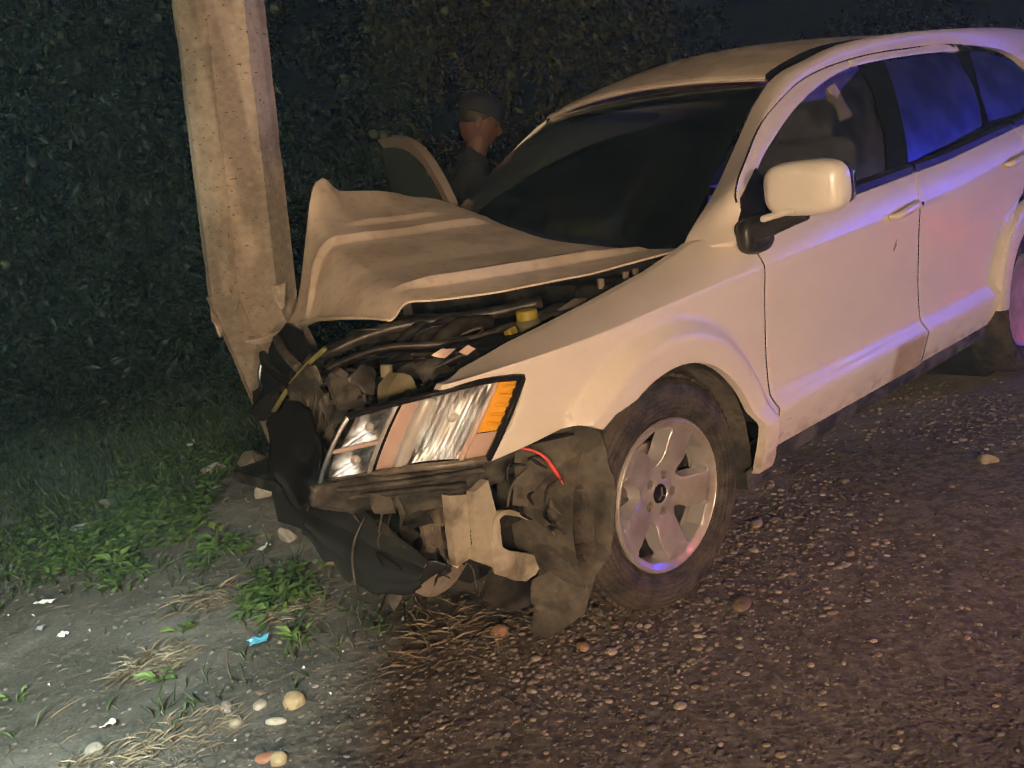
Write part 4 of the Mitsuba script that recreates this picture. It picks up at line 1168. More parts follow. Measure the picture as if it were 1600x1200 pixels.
def post_piece(z0, z1, s0, s1, r0, r1, nz, key, jag_lo=0., jag_hi=0., label=None, seed=0, lean=0.0):
    """octagon shaft from height z0 to z1, axis sliding from s0 to s1 in the plane of the lean"""
    zs = np.linspace(0, 1, nz)
    per = 6
    a = []
    for k in range(8):
        A, B = k * 45, k * 45 + 45
        pa, pb_ = np.array([math.cos(math.radians(A)), math.sin(math.radians(A))]), np.array([math.cos(math.radians(B)), math.sin(math.radians(B))])
        for j, tt in enumerate((.0, .03, .075, .3, .5, .7, .925, .97)):
            q = (pa * (1 - tt) + pb_ * tt) * {0: 1.014, 1: 1.012, 7: 1.012}.get(j, 1)
            a.append((q[0], q[1]))
    a = np.array(a)
    m = len(a)
    V = []
    for t_ in zs:
        z = z0 + (z1 - z0) * t_
        s = s0 + (s1 - s0) * t_
        r = r0 + (r1 - r0) * t_
        d = np.hypot(a[:, 0], a[:, 1])
        c = e_ * s + n_ * (.2246 + lean * (z - 1.0))
        ang = np.arctan2(a[:, 1], a[:, 0])
        zz = np.full(m, z)
        if jag_lo:
            zz = zz + (1 - t_) ** 3 * jag_lo * (meshkit.fbm(np.stack([a[:, 0] * 3 + seed, a[:, 1] * 3, np.full(m, 2.)], 1), 3) - .3)
        if jag_hi:
            zz = zz + t_ ** 3 * jag_hi * (meshkit.fbm(np.stack([a[:, 0] * 3 + seed, a[:, 1] * 3, np.full(m, 7.)], 1), 3) - .3)
        V.append(c + (-n_)[None] * (a[:, :1] * r) + e_[None] * (a[:, 1:2] * r) + np.stack([0 * zz, 0 * zz, zz], 1))
    V = np.array(V)
    # chips along the arrises
    w = meshkit.fbm(V * [11, 11, 9] + seed, 3)
    cen = V.mean(1, keepdims=True)
    edge = np.tile((np.hypot(a[:, 0], a[:, 1]) > .955), (nz, 1))
    V = cen + (V - cen) * np.where(edge & (w > .56), 1 - .03 * (w - .5) * 4, 1 + (w - .5) * .005)[..., None]
    idx = np.arange(nz * m).reshape(nz, m)
    q = np.stack([idx[:-1], np.roll(idx, -1, 1)[:-1], np.roll(idx, -1, 1)[1:], idx[1:]], -1).reshape(-1, 4)
    f = [q[:, [0, 1, 2]], q[:, [0, 2, 3]]]
    vv_ = np.vstack([V.reshape(-1, 3), V[0].mean(0), V[-1].mean(0)])
    f.append(np.stack([np.roll(idx[0], -1), idx[0], np.full(m, nz * m)], 1))
    f.append(np.stack([idx[-1], np.roll(idx[-1], -1), np.full(m, nz * m + 1)], 1))
    add(key, tri(vv_, np.vstack(f)), 'concrete', 28, label)


post_piece(.97, 7.2, .7285, .20, .163, .135, 160, POST + '__shaft', jag_lo=.16, seed=1)
post_piece(-.15, 1.06, .49, .735, .160, .157, 50, POST + '__broken_foot', jag_hi=.03, label='leaning foot of the post below the break', seed=5)
for k, (s_, z_, w_, h_) in enumerate(((.845, .965, .035, .10), (.60, 1.03, .06, .1), (.57, .93, .05, .08), (.66, .90, .05, .06))):
    r_ = np.random.default_rng(20 + k)
    q = r_.uniform(-1, 1, (14, 3)) * [w_ / 2, .03, h_ / 2]
    hm = trimesh.convex.convex_hull(q)
    dep = -.16 * math.sqrt(max(0.02, 1 - ((s_ - .72) / .165) ** 2)) * .93
    v = hm.vertices
    hm = tri(e_ * s_ + n_ * (.2246 + dep) + v[:, :1] * e_ + v[:, 1:2] * n_ + v[:, 2:] * [0, 0, 1] + [0, 0, z_], hm.faces)
    add(POST + '__spall', hm, 'concrete_raw', 15)

# ================================================================== TREES
def leaves(P, D, N, L, Wd, seed, c0, c1, tip=.15):
    """leaf blades at P pointing along D with normal N: each a folded diamond of 4 triangles, vertex-coloured"""
    r = np.random.default_rng(seed)
    n = len(P)
    L = L * r.uniform(.45, 1.45, n)
    Wd = Wd * r.uniform(.7, 1.2, n)
    D = D / np.linalg.norm(D, axis=1, keepdims=True)
    B = np.cross(D, N)
    B /= np.linalg.norm(B, axis=1, keepdims=True) + 1e-9
    N = np.cross(B, D)
    v = np.empty((n, 6, 3))
    mid = P + D * (L * .5)[:, None]
    v[:, 0] = P
    v[:, 1] = P + D * (L * .45)[:, None] + B * (Wd * .5)[:, None] + N * (L * .06)[:, None]
    v[:, 2] = P + D * L[:, None] - N * (L * tip)[:, None]
    v[:, 3] = P + D * (L * .45)[:, None] - B * (Wd * .5)[:, None] + N * (L * .06)[:, None]
    v[:, 4] = mid
    v[:, 5] = mid
    f = np.array([[0, 4, 1], [1, 4, 2], [0, 3, 4], [4, 3, 2]])
    F = (np.arange(n) * 6)[:, None, None] + f[None]
    k = r.uniform(0, 1, n) ** 1.3
    c = np.asarray(c0)[None] * (1 - k[:, None]) + np.asarray(c1)[None] * k[:, None]
    c = c * r.uniform(.75, 1.25, (n, 1))
    return v.reshape(-1, 3), F.reshape(-1, 3), np.repeat(np.clip(c, 0, 1), 6, 0)


fruit_mesh = trimesh.creation.icosphere(2, .034)


def fruit_tree(key, x, y, h, R, seed, label, nleaf=34000, nfruit=14, group=None, warm=False):
    r = np.random.default_rng(seed)
    labels[key] = {'label': label, 'category': 'tree'}
    zb = .25
    c = np.array([x, y, (h + zb) / 2])
    rad = np.array([R, R, (h - zb) / 2])
    # twig ends in the outer shell, clustered in sprays
    ns = nleaf // 18
    d = r.standard_normal((ns, 3))
    d /= np.linalg.norm(d, axis=1, keepdims=True)
    lump = .70 + .6 * (meshkit.fbm(d * 2.1 + seed * 3.1, 3) - .2)
    rr = r.uniform(.45, 1, ns) ** .45
    S_ = c + d * rad * (lump * rr)[:, None]
    S_ = S_[S_[:, 2] > .12]
    S_ = S_[r.uniform(0, 1, len(S_)) < np.clip((meshkit.fbm(S_ * 1.7 + seed, 3) - .36) / .12, .06, 1)]
    k = len(S_)
    d = (S_ - c) / rad
    tw = d / (np.linalg.norm(d, axis=1, keepdims=True) + 1e-9) * [1, 1, .6] + r.standard_normal((k, 3)) * .5
    tw /= np.linalg.norm(tw, axis=1, keepdims=True)
    m = 18
    t_ = r.uniform(-.09, .09, (k, m, 1))
    P = S_[:, None] + tw[:, None] * t_ + r.standard_normal((k, m, 3)) * .035
    D = tw[:, None] * .6 + r.standard_normal((k, m, 3)) * .7 + np.array([0, 0, -.25])
    N = r.standard_normal((k, m, 3)) * .6 + np.array([0, 0, 1.0])
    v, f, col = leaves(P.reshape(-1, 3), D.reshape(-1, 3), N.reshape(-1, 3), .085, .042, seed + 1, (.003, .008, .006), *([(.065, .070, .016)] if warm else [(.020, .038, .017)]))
    scene[key + '__crown'] = mikit.ply(tri(v, f), 'leaf_vcol', smooth=False, color=col)
    br_ = [tube([[x, y, -.1], [x + .03, y, .4], [x, y + .04, h * .5]], [.10, .06], 10, 10)]
    for j in range(7):
        a = r.uniform(0, 6.28)
        br_.append(tube([[x, y, .35 + .1 * j], [x + R * .35 * math.cos(a), y + R * .35 * math.sin(a), .6 + .25 * j], [x + R * .7 * math.cos(a), y + R * .7 * math.sin(a), .8 + .3 * j]], [.04, .012], 7, 10))
    add(key + '__trunk', cat(*br_), 'bark', True)
    to_eye = EYE - c
    for j in range(nfruit):
        q = r.standard_normal(3)
        q /= np.linalg.norm(q)
        if q @ to_eye < 0:
            q = -q
        lump_ = .74 + .5 * (meshkit.fbm(q[None] * 2.1 + seed * 3.1, 3)[0] - .2)
        pos = c + q * rad * lump_ * r.uniform(.9, 1.02)
        if pos[2] < .3:
            continue
        kk = f'{key}__fruit' + (f'_{j:03d}' if j else '')
        scene[kk] = mikit.ply(fruit_mesh, 'fruit_skin', smooth=True, to_world=T().translate(pos.tolist()).scale(float(r.uniform(.8, 1.15))))


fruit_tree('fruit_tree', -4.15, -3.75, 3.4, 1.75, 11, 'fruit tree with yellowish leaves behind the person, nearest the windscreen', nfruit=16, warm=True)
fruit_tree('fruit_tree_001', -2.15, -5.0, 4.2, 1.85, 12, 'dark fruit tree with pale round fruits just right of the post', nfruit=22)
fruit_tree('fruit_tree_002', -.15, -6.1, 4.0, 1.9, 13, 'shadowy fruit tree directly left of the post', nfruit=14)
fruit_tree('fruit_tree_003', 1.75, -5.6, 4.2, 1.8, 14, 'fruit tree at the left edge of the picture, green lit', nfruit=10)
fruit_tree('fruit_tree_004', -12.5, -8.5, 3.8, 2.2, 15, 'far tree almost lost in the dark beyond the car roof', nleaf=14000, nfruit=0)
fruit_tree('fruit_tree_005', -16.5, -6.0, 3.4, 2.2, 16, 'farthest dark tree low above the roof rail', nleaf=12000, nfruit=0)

# ================================================================== GROUND COVER AND GRAVEL
def on_ground(x, y):
    return gh(np.asarray(x), np.asarray(y))


# grass over the verge beyond the bare patch
def grass_density(x, y):
    p = np.stack([x, y, 0 * x], -1)
    k = meshkit.fbm(p * 1.6, 3, 21)
    back = np.clip((-1.75 - y + .25 * x + 1.0 * (k - .5)) / .7, 0, 1)
    mid = np.clip((k - .60) / .1, 0, 1) * .25
    return np.clip(back + mid, 0, 1) * (y < .2)


r = np.random.default_rng(31)
x, y = r.uniform(-2.6, 3.2, 60000), r.uniform(-5.5, .2, 60000)
keep = (r.uniform(0, 1, len(x)) < grass_density(x, y) * np.clip(1.4 - np.abs(y + 1.5) / 4.2, .15, 1) * .55)
x, y = x[keep], y[keep]
n = len(x)
P = np.stack([x, y, on_ground(x, y) - .004], 1)
D = np.stack([r.normal(0, .55, n), r.normal(0, .55, n), r.uniform(.5, 1.2, n)], 1)
N = r.standard_normal((n, 3)) + [0, 0, .3]
v, f, col = leaves(P, D, N, .085, .011, 32, (.022, .045, .016), (.06, .095, .032), tip=.3)
scene['grass'] = mikit.ply(tri(v, f), 'weed_vcol', smooth=False, color=col)
labels['grass'] = {'label': 'low green grass covering the verge beyond the post', 'kind': 'stuff'}

# undergrowth along the foot of the trees
n = 26000
x, y = r.uniform(-5.5, 3.2, n), -3.1 - r.uniform(0, 1, n) ** .7 * 2.6
x = x - .28 * (-y - 3.1)
hgt = np.clip(meshkit.fbm(np.stack([x * 1.2, y * 1.2, 0 * x], 1), 3, 77), 0, 1) * 1.5
z = r.uniform(0, 1, n) ** .8 * hgt + on_ground(x, y)
D = np.stack([r.normal(0, .6, n), r.normal(0, .6, n), r.uniform(-.4, .8, n)], 1)
N = r.standard_normal((n, 3)) * .6 + [0, 0, 1]
keep = y < -3.3 - .25 * x
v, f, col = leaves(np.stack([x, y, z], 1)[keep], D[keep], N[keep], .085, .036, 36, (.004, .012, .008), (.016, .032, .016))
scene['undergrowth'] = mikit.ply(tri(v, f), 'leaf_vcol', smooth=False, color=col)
labels['undergrowth'] = {'label': 'dark leafy undergrowth below the fruit trees', 'kind': 'stuff'}

# broad-leaved weeds: a creeping mat with clear patches
patches = [(.98, -1.78, .26, 60), (.80, -1.70, .22, 46), (.62, -1.70, .26, 80), (.50, -1.62, .22, 70), (.60, -1.38, .17, 44), (.86, -1.50, .18, 30), (1.02, -1.55, .14, 22), (.42, -1.85, .25, 50), (.15, -2.25, .35, 60), (-.05, -2.6, .4, 60), (.7, -2.2, .4, 60), (1.3, -2.1, .3, 40), (.60, -.95, .12, 22), (.62, -.45, .15, 34), (.70, -.36, .13, 26), (.92, -1.20, .12, 20)]
LP, LD, LN = [], [], []
for (px, py, pr_, n) in patches:
    for _ in range(n):
        a, q = r.uniform(0, 6.28), pr_ * math.sqrt(r.uniform(0, 1))
        cx, cy = px + q * math.cos(a), py + q * math.sin(a)
        hh = r.uniform(.015, .075)
        z = float(on_ground(cx, cy))
        m = r.integers(4, 8)
        for j in range(m):
            b = r.uniform(0, 6.28)
            LP.append([cx + .01 * math.cos(b), cy + .01 * math.sin(b), z + hh * r.uniform(.4, 1)])
            LD.append([math.cos(b), math.sin(b), r.uniform(-.15, .5)])
            LN.append([r.normal(0, .3), r.normal(0, .3), 1.0])
v, f, col = leaves(np.array(LP), np.array(LD), np.array(LN), .050, .024, 33, (.045, .10, .025), (.14, .22, .065))
scene['weeds'] = mikit.ply(tri(v, f), 'weed_vcol', smooth=False, color=col)
labels['weeds'] = {'label': 'creeping broad leaved green weeds on the lit dirt', 'kind': 'stuff'}


def weed(key, x, y, n, L, h, label, seed):
    q = np.random.default_rng(seed)
    z = float(on_ground(x, y))
    a = q.uniform(0, 6.28, n)
    t_ = q.uniform(.2, 1, n)
    P = np.stack([x + .03 * t_ * np.cos(a), y + .03 * t_ * np.sin(a), z + h * t_], 1)
    D = np.stack([np.cos(a), np.sin(a), q.uniform(0, .6, n)], 1)
    N = np.stack([q.normal(0, .25, n), q.normal(0, .25, n), np.ones(n)], 1)
    v, f, col = leaves(P, D, N, L, L * .5, seed, (.07, .15, .035), (.19, .29, .08))
    scene[key + '__leaves'] = mikit.ply(tri(v, f), 'weed_vcol', smooth=False, color=col)
    add(key + '__stem', tube([[x, y, z - .01], [x + .004, y, z + h * .5], [x, y + .005, z + h]], .0025, 5), 'weed_stem', True)
    labels[key] = {'label': label, 'category': 'plant'}


scene['weed_stem'] = two(principled((.10, .14, .04), .6))
weed('weed_plant', .72, -.40, 9, .055, .05, 'bright green weed with one large round leaf above the blue wrapper', 61)
weed('weed_plant_001', .80, -.03, 12, .05, .06, 'small weed on the edge of the shadow right of the blue wrapper', 62)
weed('weed_plant_002', .99, -.48, 14, .045, .05, 'low weed between the dry tuft and the blue wrapper', 63)
weed('weed_plant_003', 1.18, -.22, 12, .045, .04, 'small weed at the lower end of the dry grass tuft', 64)
weed('weed_plant_004', 1.50, -.58, 8, .04, .03, 'little weed alone at the left edge of the bare dirt', 65)
weed('weed_plant_005', .88, -1.30, 16, .065, .07, 'weed with long dark leaves below the pale concrete slab', 66)
weed('weed_plant_006', .56, -1.02, 16, .06, .10, 'upright folded weed beside the dark stick', 67)

# dry grass tufts
def tuft(key, x, y, R, n, L, label, seed, flat=.35):
    q = np.random.default_rng(seed)
    a, rr_ = q.uniform(0, 6.28, n), R * np.sqrt(q.uniform(0, 1, n))
    px, py = x + rr_ * np.cos(a), y + rr_ * np.sin(a) * .8
    P = np.stack([px, py, on_ground(px, py) + q.uniform(0, .012, n)], 1)
    b = q.uniform(0, 6.28, n)
    D = np.stack([np.cos(b), np.sin(b), q.uniform(-.05, flat, n)], 1)
    N = q.standard_normal((n, 3)) * .4 + [0, 0, 1]
    v, f, col = leaves(P, D, N, L, .0026, seed, (.14, .11, .075), (.32, .27, .19), tip=.1)
    scene[key] = mikit.ply(tri(v, f), 'weed_vcol', smooth=False, color=col)
    labels[key] = {'label': label, 'category': 'dry grass'}


tuft('dry_grass_tuft', 1.14, -.36, .12, 300, .075, 'large straw coloured dry grass tuft in the middle of the lit dirt', 71)
tuft('dry_grass_tuft_001', 1.30, .17, .17, 300, .06, 'flat dry grass at the bottom edge beside the small round stone', 72)
tuft('dry_grass_tuft_002', 1.52, .10, .16, 240, .06, 'flattened dry grass in the bottom left corner', 73)
tuft('dry_grass_tuft_003', .66, -.25, .12, 220, .07, 'brownish dry grass under the torn bumper', 74)
tuft('dry_grass_tuft_004', .46, .42, .26, 170, .08, 'thin dry grass in the shade below the white crash box', 75, .6)
tuft('dry_grass_tuft_005', .82, -.62, .12, 120, .11, 'thin straw stalks beside the blue wrapper', 76)

# gravel
def stone_verts(seed, sub=1, flat=.5):
    q = np.random.default_rng(seed)
    m = trimesh.creation.icosphere(sub)
    v = m.vertices.copy()
    v *= 1 + .35 * (meshkit.fbm(v * 1.3 + seed * 5.7, 2)[:, None] - .5)
    v *= [1, q.uniform(.55, .95), flat * q.uniform(.6, 1.1)]
    return v, m.faces


protos = [stone_verts(s_) for s_ in range(12)]
r = np.random.default_rng(41)
NS = 78000
x, y = r.uniform(-5.0, 1.6, NS), r.uniform(-.6, 2.3, NS)
p = np.stack([x, y, 0 * x], -1)
k = meshkit.fbm(p * 1.1, 3, 9)
band = np.exp(-((y - .82 + .05 * x) / .42) ** 2) * np.clip((1.25 - x) / .8, .25, 1)
den = .035 + .95 * band * np.clip((k - .34) / .2, 0, 1)
den = den * np.clip((y + .35 + .3 * (k - .5)) / .5, 0.02, 1)
keep = r.uniform(0, 1, NS) < den
x, y, k = x[keep], y[keep], k[keep]
n = len(x)
size = .003 + .010 * r.uniform(0, 1, n) ** 2.6 + .010 * (r.uniform(0, 1, n) > .985)
PAL = np.array([(.24, .20, .155), (.17, .145, .12), (.13, .115, .105), (.30, .25, .18), (.20, .13, .09), (.11, .10, .10), (.33, .29, .235), (.26, .18, .12)])
V, F, C, at = [], [], [], 0
z = on_ground(x, y)
for i in range(n):
    v, f = protos[i % 12]
    a = r.uniform(0, 6.28)
    c_, s_ = math.cos(a), math.sin(a)
    q = v * size[i]
    q = np.stack([q[:, 0] * c_ - q[:, 1] * s_, q[:, 0] * s_ + q[:, 1] * c_, q[:, 2]], 1) + [x[i], y[i], z[i] + size[i] * .04]
    V.append(q)
    F.append(f + at)
    at += len(v)
    col = PAL[r.integers(0, 8)]
    col = (col * .6 + col.mean() * .4) * r.uniform(.5, 1.3)
    C.append(np.repeat(col[None], len(v), 0))
scene['gravel'] = mikit.ply(tri(np.vstack(V), np.vstack(F)), 'stone_vcol', smooth=True, color=np.vstack(C))
labels['gravel'] = {'label': 'rounded gravel pebbles on the road beside the car', 'kind': 'stuff'}


# clods and crumbs of soil on the verge
r = np.random.default_rng(43)
n = 5200
x, y = r.uniform(-.6, 1.75, n), r.uniform(-2.6, .75, n)
k = meshkit.fbm(np.stack([x * 3, y * 3, 0 * x], 1), 3, 19)
keep = r.uniform(0, 1, n) < np.clip((k - .3) / .3, .05, 1)
x, y = x[keep], y[keep]
z, n = on_ground(x, y), len(x)
V, F, C, at = [], [], [], 0
for i in range(n):
    v, f = protos[i % 12]
    sz = .002 + .008 * r.uniform() ** 3
    V.append(v * sz * [1, 1, 1.3] + [x[i], y[i], z[i] + sz * .15])
    F.append(f + at)
    at += len(v)
    C.append(np.repeat((np.array([.15, .14, .12]) * r.uniform(.55, 1.4))[None], len(v), 0))
scene['soil_crumbs'] = mikit.ply(tri(np.vstack(V), np.vstack(F)), 'stone_vcol', smooth=False, color=np.vstack(C))
labels['soil_crumbs'] = {'label': 'clods and crumbs of soil on the bare verge', 'kind': 'stuff'}
# dead stalks and leaf litter lying about
n = 700
x, y = r.uniform(-.2, 1.75, n), r.uniform(-2.2, .9, n)
b = r.uniform(0, 6.28, n)
v, f, col = leaves(np.stack([x, y, on_ground(x, y) + .006], 1), np.stack([np.cos(b), np.sin(b), r.uniform(-.05, .12, n)], 1), r.standard_normal((n, 3)) * .3 + [0, 0, 1], .055, .0035, 44, (.10, .08, .055), (.26, .22, .15))
scene['leaf_litter'] = mikit.ply(tri(v, f), 'weed_vcol', smooth=False, color=col)
labels['leaf_litter'] = {'label': 'dead stalks and straw bits lying on the dirt', 'kind': 'stuff'}


def rock(key, x, y, size, color, label, seed, catg='stone', rough=False, lift=.35, rot=None):
    m = trimesh.creation.icosphere(3)
    q = np.random.default_rng(seed)
    v = m.vertices.copy()
    if rough:       # broken: cut by random planes
        for _ in range(9):
            d = q.standard_normal(3)
            d /= np.linalg.norm(d)
            o = q.uniform(.5, .8)
            s_ = np.clip(v @ d - o, 0, None)
            v = v - s_[:, None] * d
        v *= 1 + .10 * (meshkit.fbm(v * 4 + seed, 3)[:, None] - .5)
    else:
        v *= 1 + .25 * (meshkit.fbm(v * 1.4 + seed * 3.3, 3)[:, None] - .5)
    v *= np.asarray(size)
    a = q.uniform(0, 6.28) if rot is None else rot
    v = np.stack([v[:, 0] * math.cos(a) - v[:, 1] * math.sin(a), v[:, 0] * math.sin(a) + v[:, 1] * math.cos(a), v[:, 2]], 1)
    v = v + [x, y, float(on_ground(x, y)) + size[2] * lift]
    k = meshkit.fbm(v * 60 + seed, 3)[:, None]
    col = np.asarray(color)[None] * (.65 + .7 * k)
    scene[key] = mikit.ply(tri(v, m.faces), 'stone_vcol', smooth=25 if False else True, color=np.clip(col, 0, 1))
    labels[key] = {'label': label, 'category': catg}


CON = (.42, .40, .33)
rock('concrete_chunk', .01, -2.16, (.075, .055, .05), CON, 'angular pale chunk of concrete on the dirt left of the post foot', 81, 'rubble', True)
rock('concrete_chunk_001', .15, -1.36, (.06, .045, .045), CON, 'pale concrete lump nearest the torn bumper', 82, 'rubble', True)
rock('concrete_chunk_002', .06, -1.50, (.035, .03, .025), CON, 'small concrete lump just above a larger one beside the bumper', 83, 'rubble', True)
rock('concrete_chunk_003', .73, -2.05, (.12, .04, .03), (.46, .46, .39), 'long flat pale concrete slab at the top of the lit weeds', 84, 'rubble', True, rot=2.3)
rock('concrete_chunk_004', .50, -2.30, (.15, .05, .03), (.24, .23, .19), 'dull mossy concrete slab lying behind the pale slab', 85, 'rubble', True, rot=2.3)
rock('concrete_chunk_005', .46, -2.04, (.04, .032, .03), (.46, .38, .26), 'small tan concrete chip among the weeds right of the slabs', 86, 'rubble', True)
rock('concrete_chunk_006', -.16, -2.05, (.16, .09, .07), (.22, .19, .15), 'wide muddy concrete lump against the foot of the post', 87, 'rubble', True, rot=.6)
rock('concrete_chunk_007', .34, -.86, (.05, .04, .05), (.33, .29, .25), 'greyish pink concrete lump tucked under the black duct', 88, 'rubble', True)
rock('stone', 1.01, .27, (.033, .03, .03), (.40, .32, .19), 'round yellowish stone, largest in the lit dirt', 91)
rock('stone_001', 1.07, .18, (.024, .02, .014), (.36, .32, .26), 'flat tan stone left of the yellowish one', 92)
rock('stone_002', 1.14, .11, (.028, .016, .016), (.30, .25, .22), 'oblong grey brown stone half sunk in the dirt', 93, rot=1.0)
rock('stone_003', 1.09, .30, (.032, .014, .01), (.46, .43, .36), 'thin pale stone chip below the yellowish stone', 94, rot=2.2)
rock('stone_004', 1.16, .20, (.020, .016, .012), (.35, .30, .22), 'small tan stone below the oblong grey brown one', 95)
rock('stone_005', 1.19, .49, (.022, .022, .022), (.40, .32, .19), 'small rounded yellow stone at the very bottom edge', 96)
rock('stone_006', 1.20, .45, (.035, .02, .012), (.34, .17, .11), 'reddish flat stone at the bottom edge', 97, rot=2.4)
rock('stone_007', 1.47, -.02, (.026, .024, .022), (.30, .27, .23), 'dull round stone in the dry grass of the bottom left corner', 98)
rock('stone_008', .42, .50, (.03, .025, .018), (.38, .22, .14), 'reddish tan stone in the shade below the crash box', 99)
rock('stone_009', -.66, .72, (.034, .022, .014), (.27, .24, .19), 'flat pale oval stone among the gravel behind the front wheel', 100, rot=.4)
rock('stone_010', -.10, 1.02, (.045, .03, .014), (.17, .13, .09), 'wide brown stone, largest flat one in the gravel', 101, rot=.4)
rock('stone_011', -1.55, 1.18, (.045, .03, .024), (.30, .25, .19), 'angular pale stone standing out of the gravel at the right', 102, rough=True)
rock('stone_012', .35, .78, (.024, .018, .013), (.28, .20, .12), 'orange tan stone on the gravel near the bottom centre', 103, rot=1.2)

# litter
def scrap(key, x, y, w, l, color_key, label, seed, rot=0., lift=.02, catg='litter'):
    q = np.random.default_rng(seed)
    gx_, gy_ = np.meshgrid(np.linspace(-1, 1, 14), np.linspace(-1, 1, 14), indexing='ij')
    p = np.stack([gx_ * l / 2, gy_ * w / 2 * (1 - .4 * (gx_ + 1) / 2 * q.uniform(.2, 1.4)), 0 * gx_], -1)
    h = (meshkit.fbm(p * (1.6 / max(w, l)) * 2 + seed * 2.3, 3) - .35) * max(w, l) * .7
    p[..., 2] = h
    p[..., :2] += ((meshkit.fbm(np.stack([gx_ * 2, gy_ * 2, gx_ * 0 + seed], -1), 3) - .5) * .35 * l)[..., None]
    c_, s_ = math.cos(rot), math.sin(rot)
    p = np.stack([p[..., 0] * c_ - p[..., 1] * s_, p[..., 0] * s_ + p[..., 1] * c_, p[..., 2]], -1)
    p = p + [x, y, float(on_ground(x, y)) + lift - h.min() * .3]
    add(key, grid_mesh(p, .0012), color_key, 25)
    labels[key] = {'label': label, 'category': catg}


scrap('crumpled_wrapper', .88, -.16, .040, .062, 'wrapper_blue', 'crumpled light blue wrapper on the dirt', 111, -.5)
scrap('paper_scrap', 1.19, -1.23, .018, .07, 'paper_white', 'thin curled white scrap near the left edge', 112, 2.6)
scrap('paper_scrap_001', 1.25, -.88, .028, .034, 'paper_white', 'white three cornered scrap left of the dry tuft', 113, .6)
scrap('paper_scrap_002', 1.28, -1.02, .030, .034, 'plastic_pale', 'pale see-through plastic scrap near the left edge', 114, 1.)
scrap('paper_scrap_003', 1.40, -.09, .026, .042, 'paper_white', 'shiny white foil scrap below the dry tuft', 115, -.4)
scrap('paper_scrap_004', .47, -.82, .025, .055, 'paper_white', 'white scrap lying at the end of the dark stick', 116, .2)
scrap('paper_scrap_005', -.21, -2.84, .05, .07, 'paper_white', 'bright white scrap alone in the dark grass', 117, .2)
scene['plastic_pale'] = two(principled((.42, .46, .50), .35))
rr_ = np.random.default_rng(121)
V, F, at = [], [], 0
for k in range(22):
    x, y = rr_.uniform(.5, 1.55), rr_.uniform(-1.4, .4)
    b = trimesh.convex.convex_hull(rr_.uniform(-1, 1, (8, 3)) * rr_.uniform(.003, .009))
    b.apply_translation([x, y, float(on_ground(x, y)) + .004])
    V.append(b)
scene['glass_crumbs'] = mikit.ply(cat(*V), 'paper_white', smooth=False)
labels['glass_crumbs'] = {'label': 'tiny pale crumbs scattered over the lit dirt', 'kind': 'stuff'}


def stick(key, a, b, rad, label, bs='wood_dry', mid=.01, seed=1):
    za, zb = float(on_ground(*a)), float(on_ground(*b))
    m = (np.array(a) + b) / 2
    pts = [[a[0], a[1], za + rad], [m[0] + mid, m[1], float(on_ground(*m)) + rad * 2], [b[0], b[1], zb + rad]]
    add(key, tube(pts, [rad, rad * .8, rad * .5], 7, 14), bs, True)
    labels[key] = {'label': label, 'category': 'stick'}


stick('stick', (.45, -1.36), (.49, -.86), .007, 'dark forked looking stick above the upright weed', 'bark', .03)
stick('stick_001', (1.48, -.34), (1.37, -.37), .003, 'thin pale straight stalk on bare dirt near the left edge')
stick('stick_002', (1.05, -.02), (.93, -.28), .003, 'thin twig below the blue wrapper')
stick('stick_003', (.70, -.95), (.58, -1.05), .003, 'short brown twig left of the upright weed')

# ================================================================== PERSON behind the open door
PER = 'person'
labels[PER] = {'label': 'person in dark uniform and cap looking down behind the open far door', 'category': 'person'}
HC = np.array([-1.34, -1.18, 1.585])
f_ = np.array([-.80, .60, 0.0])
f_ /= np.linalg.norm(f_)                 # facing right in the picture, slightly towards the lens
l_ = np.array([-f_[1], f_[0], 0])


def wp(F_, L_, U_):
    return HC + f_ * F_ + l_ * L_ + np.array([0, 0, U_])


def body(bones, edge=.025, it=8):
    hs = []
    for (a, ra, b, rb) in bones:
        hs.append(m3.Manifold.batch_hull([m3.Manifold.sphere(ra, 20).translate(list(a)), m3.Manifold.sphere(rb, 20).translate(list(b))]))
    m = m3.Manifold.batch_boolean(hs, m3.OpType.Add).refine_to_length(edge).to_mesh()
    t_ = tri(m.vert_properties[:, :3], m.tri_verts)
    t_.merge_vertices()
    trimesh.smoothing.filter_taubin(t_, iterations=it)
    return t_


neck, chest, waist = wp(-.055, 0, -.15), wp(-.10, 0, -.36), wp(-.13, 0, -.66)
hipL, hipR = wp(-.13, .10, -.74), wp(-.13, -.10, -.74)
shL, shR = wp(-.09, .19, -.25), wp(-.09, -.19, -.25)
elL, elR = wp(.04, .26, -.48), wp(.02, -.25, -.50)
haL, haR = wp(.26, .20, -.46), wp(.26, -.12, -.50)
bones = [(neck, .06, chest, .15), (chest, .16, waist, .145), (shL, .075, chest, .13), (shR, .075, chest, .13), (shL, .07, elL, .052), (elL, .05, haL, .036), (shR, .07, elR, .052), (elR, .05, haR, .036), (waist, .14, hipL, .11), (waist, .14, hipR, .11),
         (hipL, .10, wp(-.10, .11, -1.13), .065), (wp(-.10, .11, -1.13), .062, wp(-.14, .12, -1.50), .045), (hipR, .10, wp(-.10, -.11, -1.13), .065), (wp(-.10, -.11, -1.13), .062, wp(-.14, -.12, -1.50), .045),
         (wp(-.14, .12, -1.53), .045, wp(.03, .13, -1.545), .035), (wp(-.14, -.12, -1.53), .045, wp(.03, -.13, -1.545), .035)]
add(PER + '__clothing', body(bones), 'uniform_navy', True, 'dark navy uniform jacket and trousers')
# head: tilted down and forward
tilt = math.radians(24)
hm = trimesh.creation.icosphere(4)
v = hm.vertices.copy()
v = v * [.098, .076, .118]
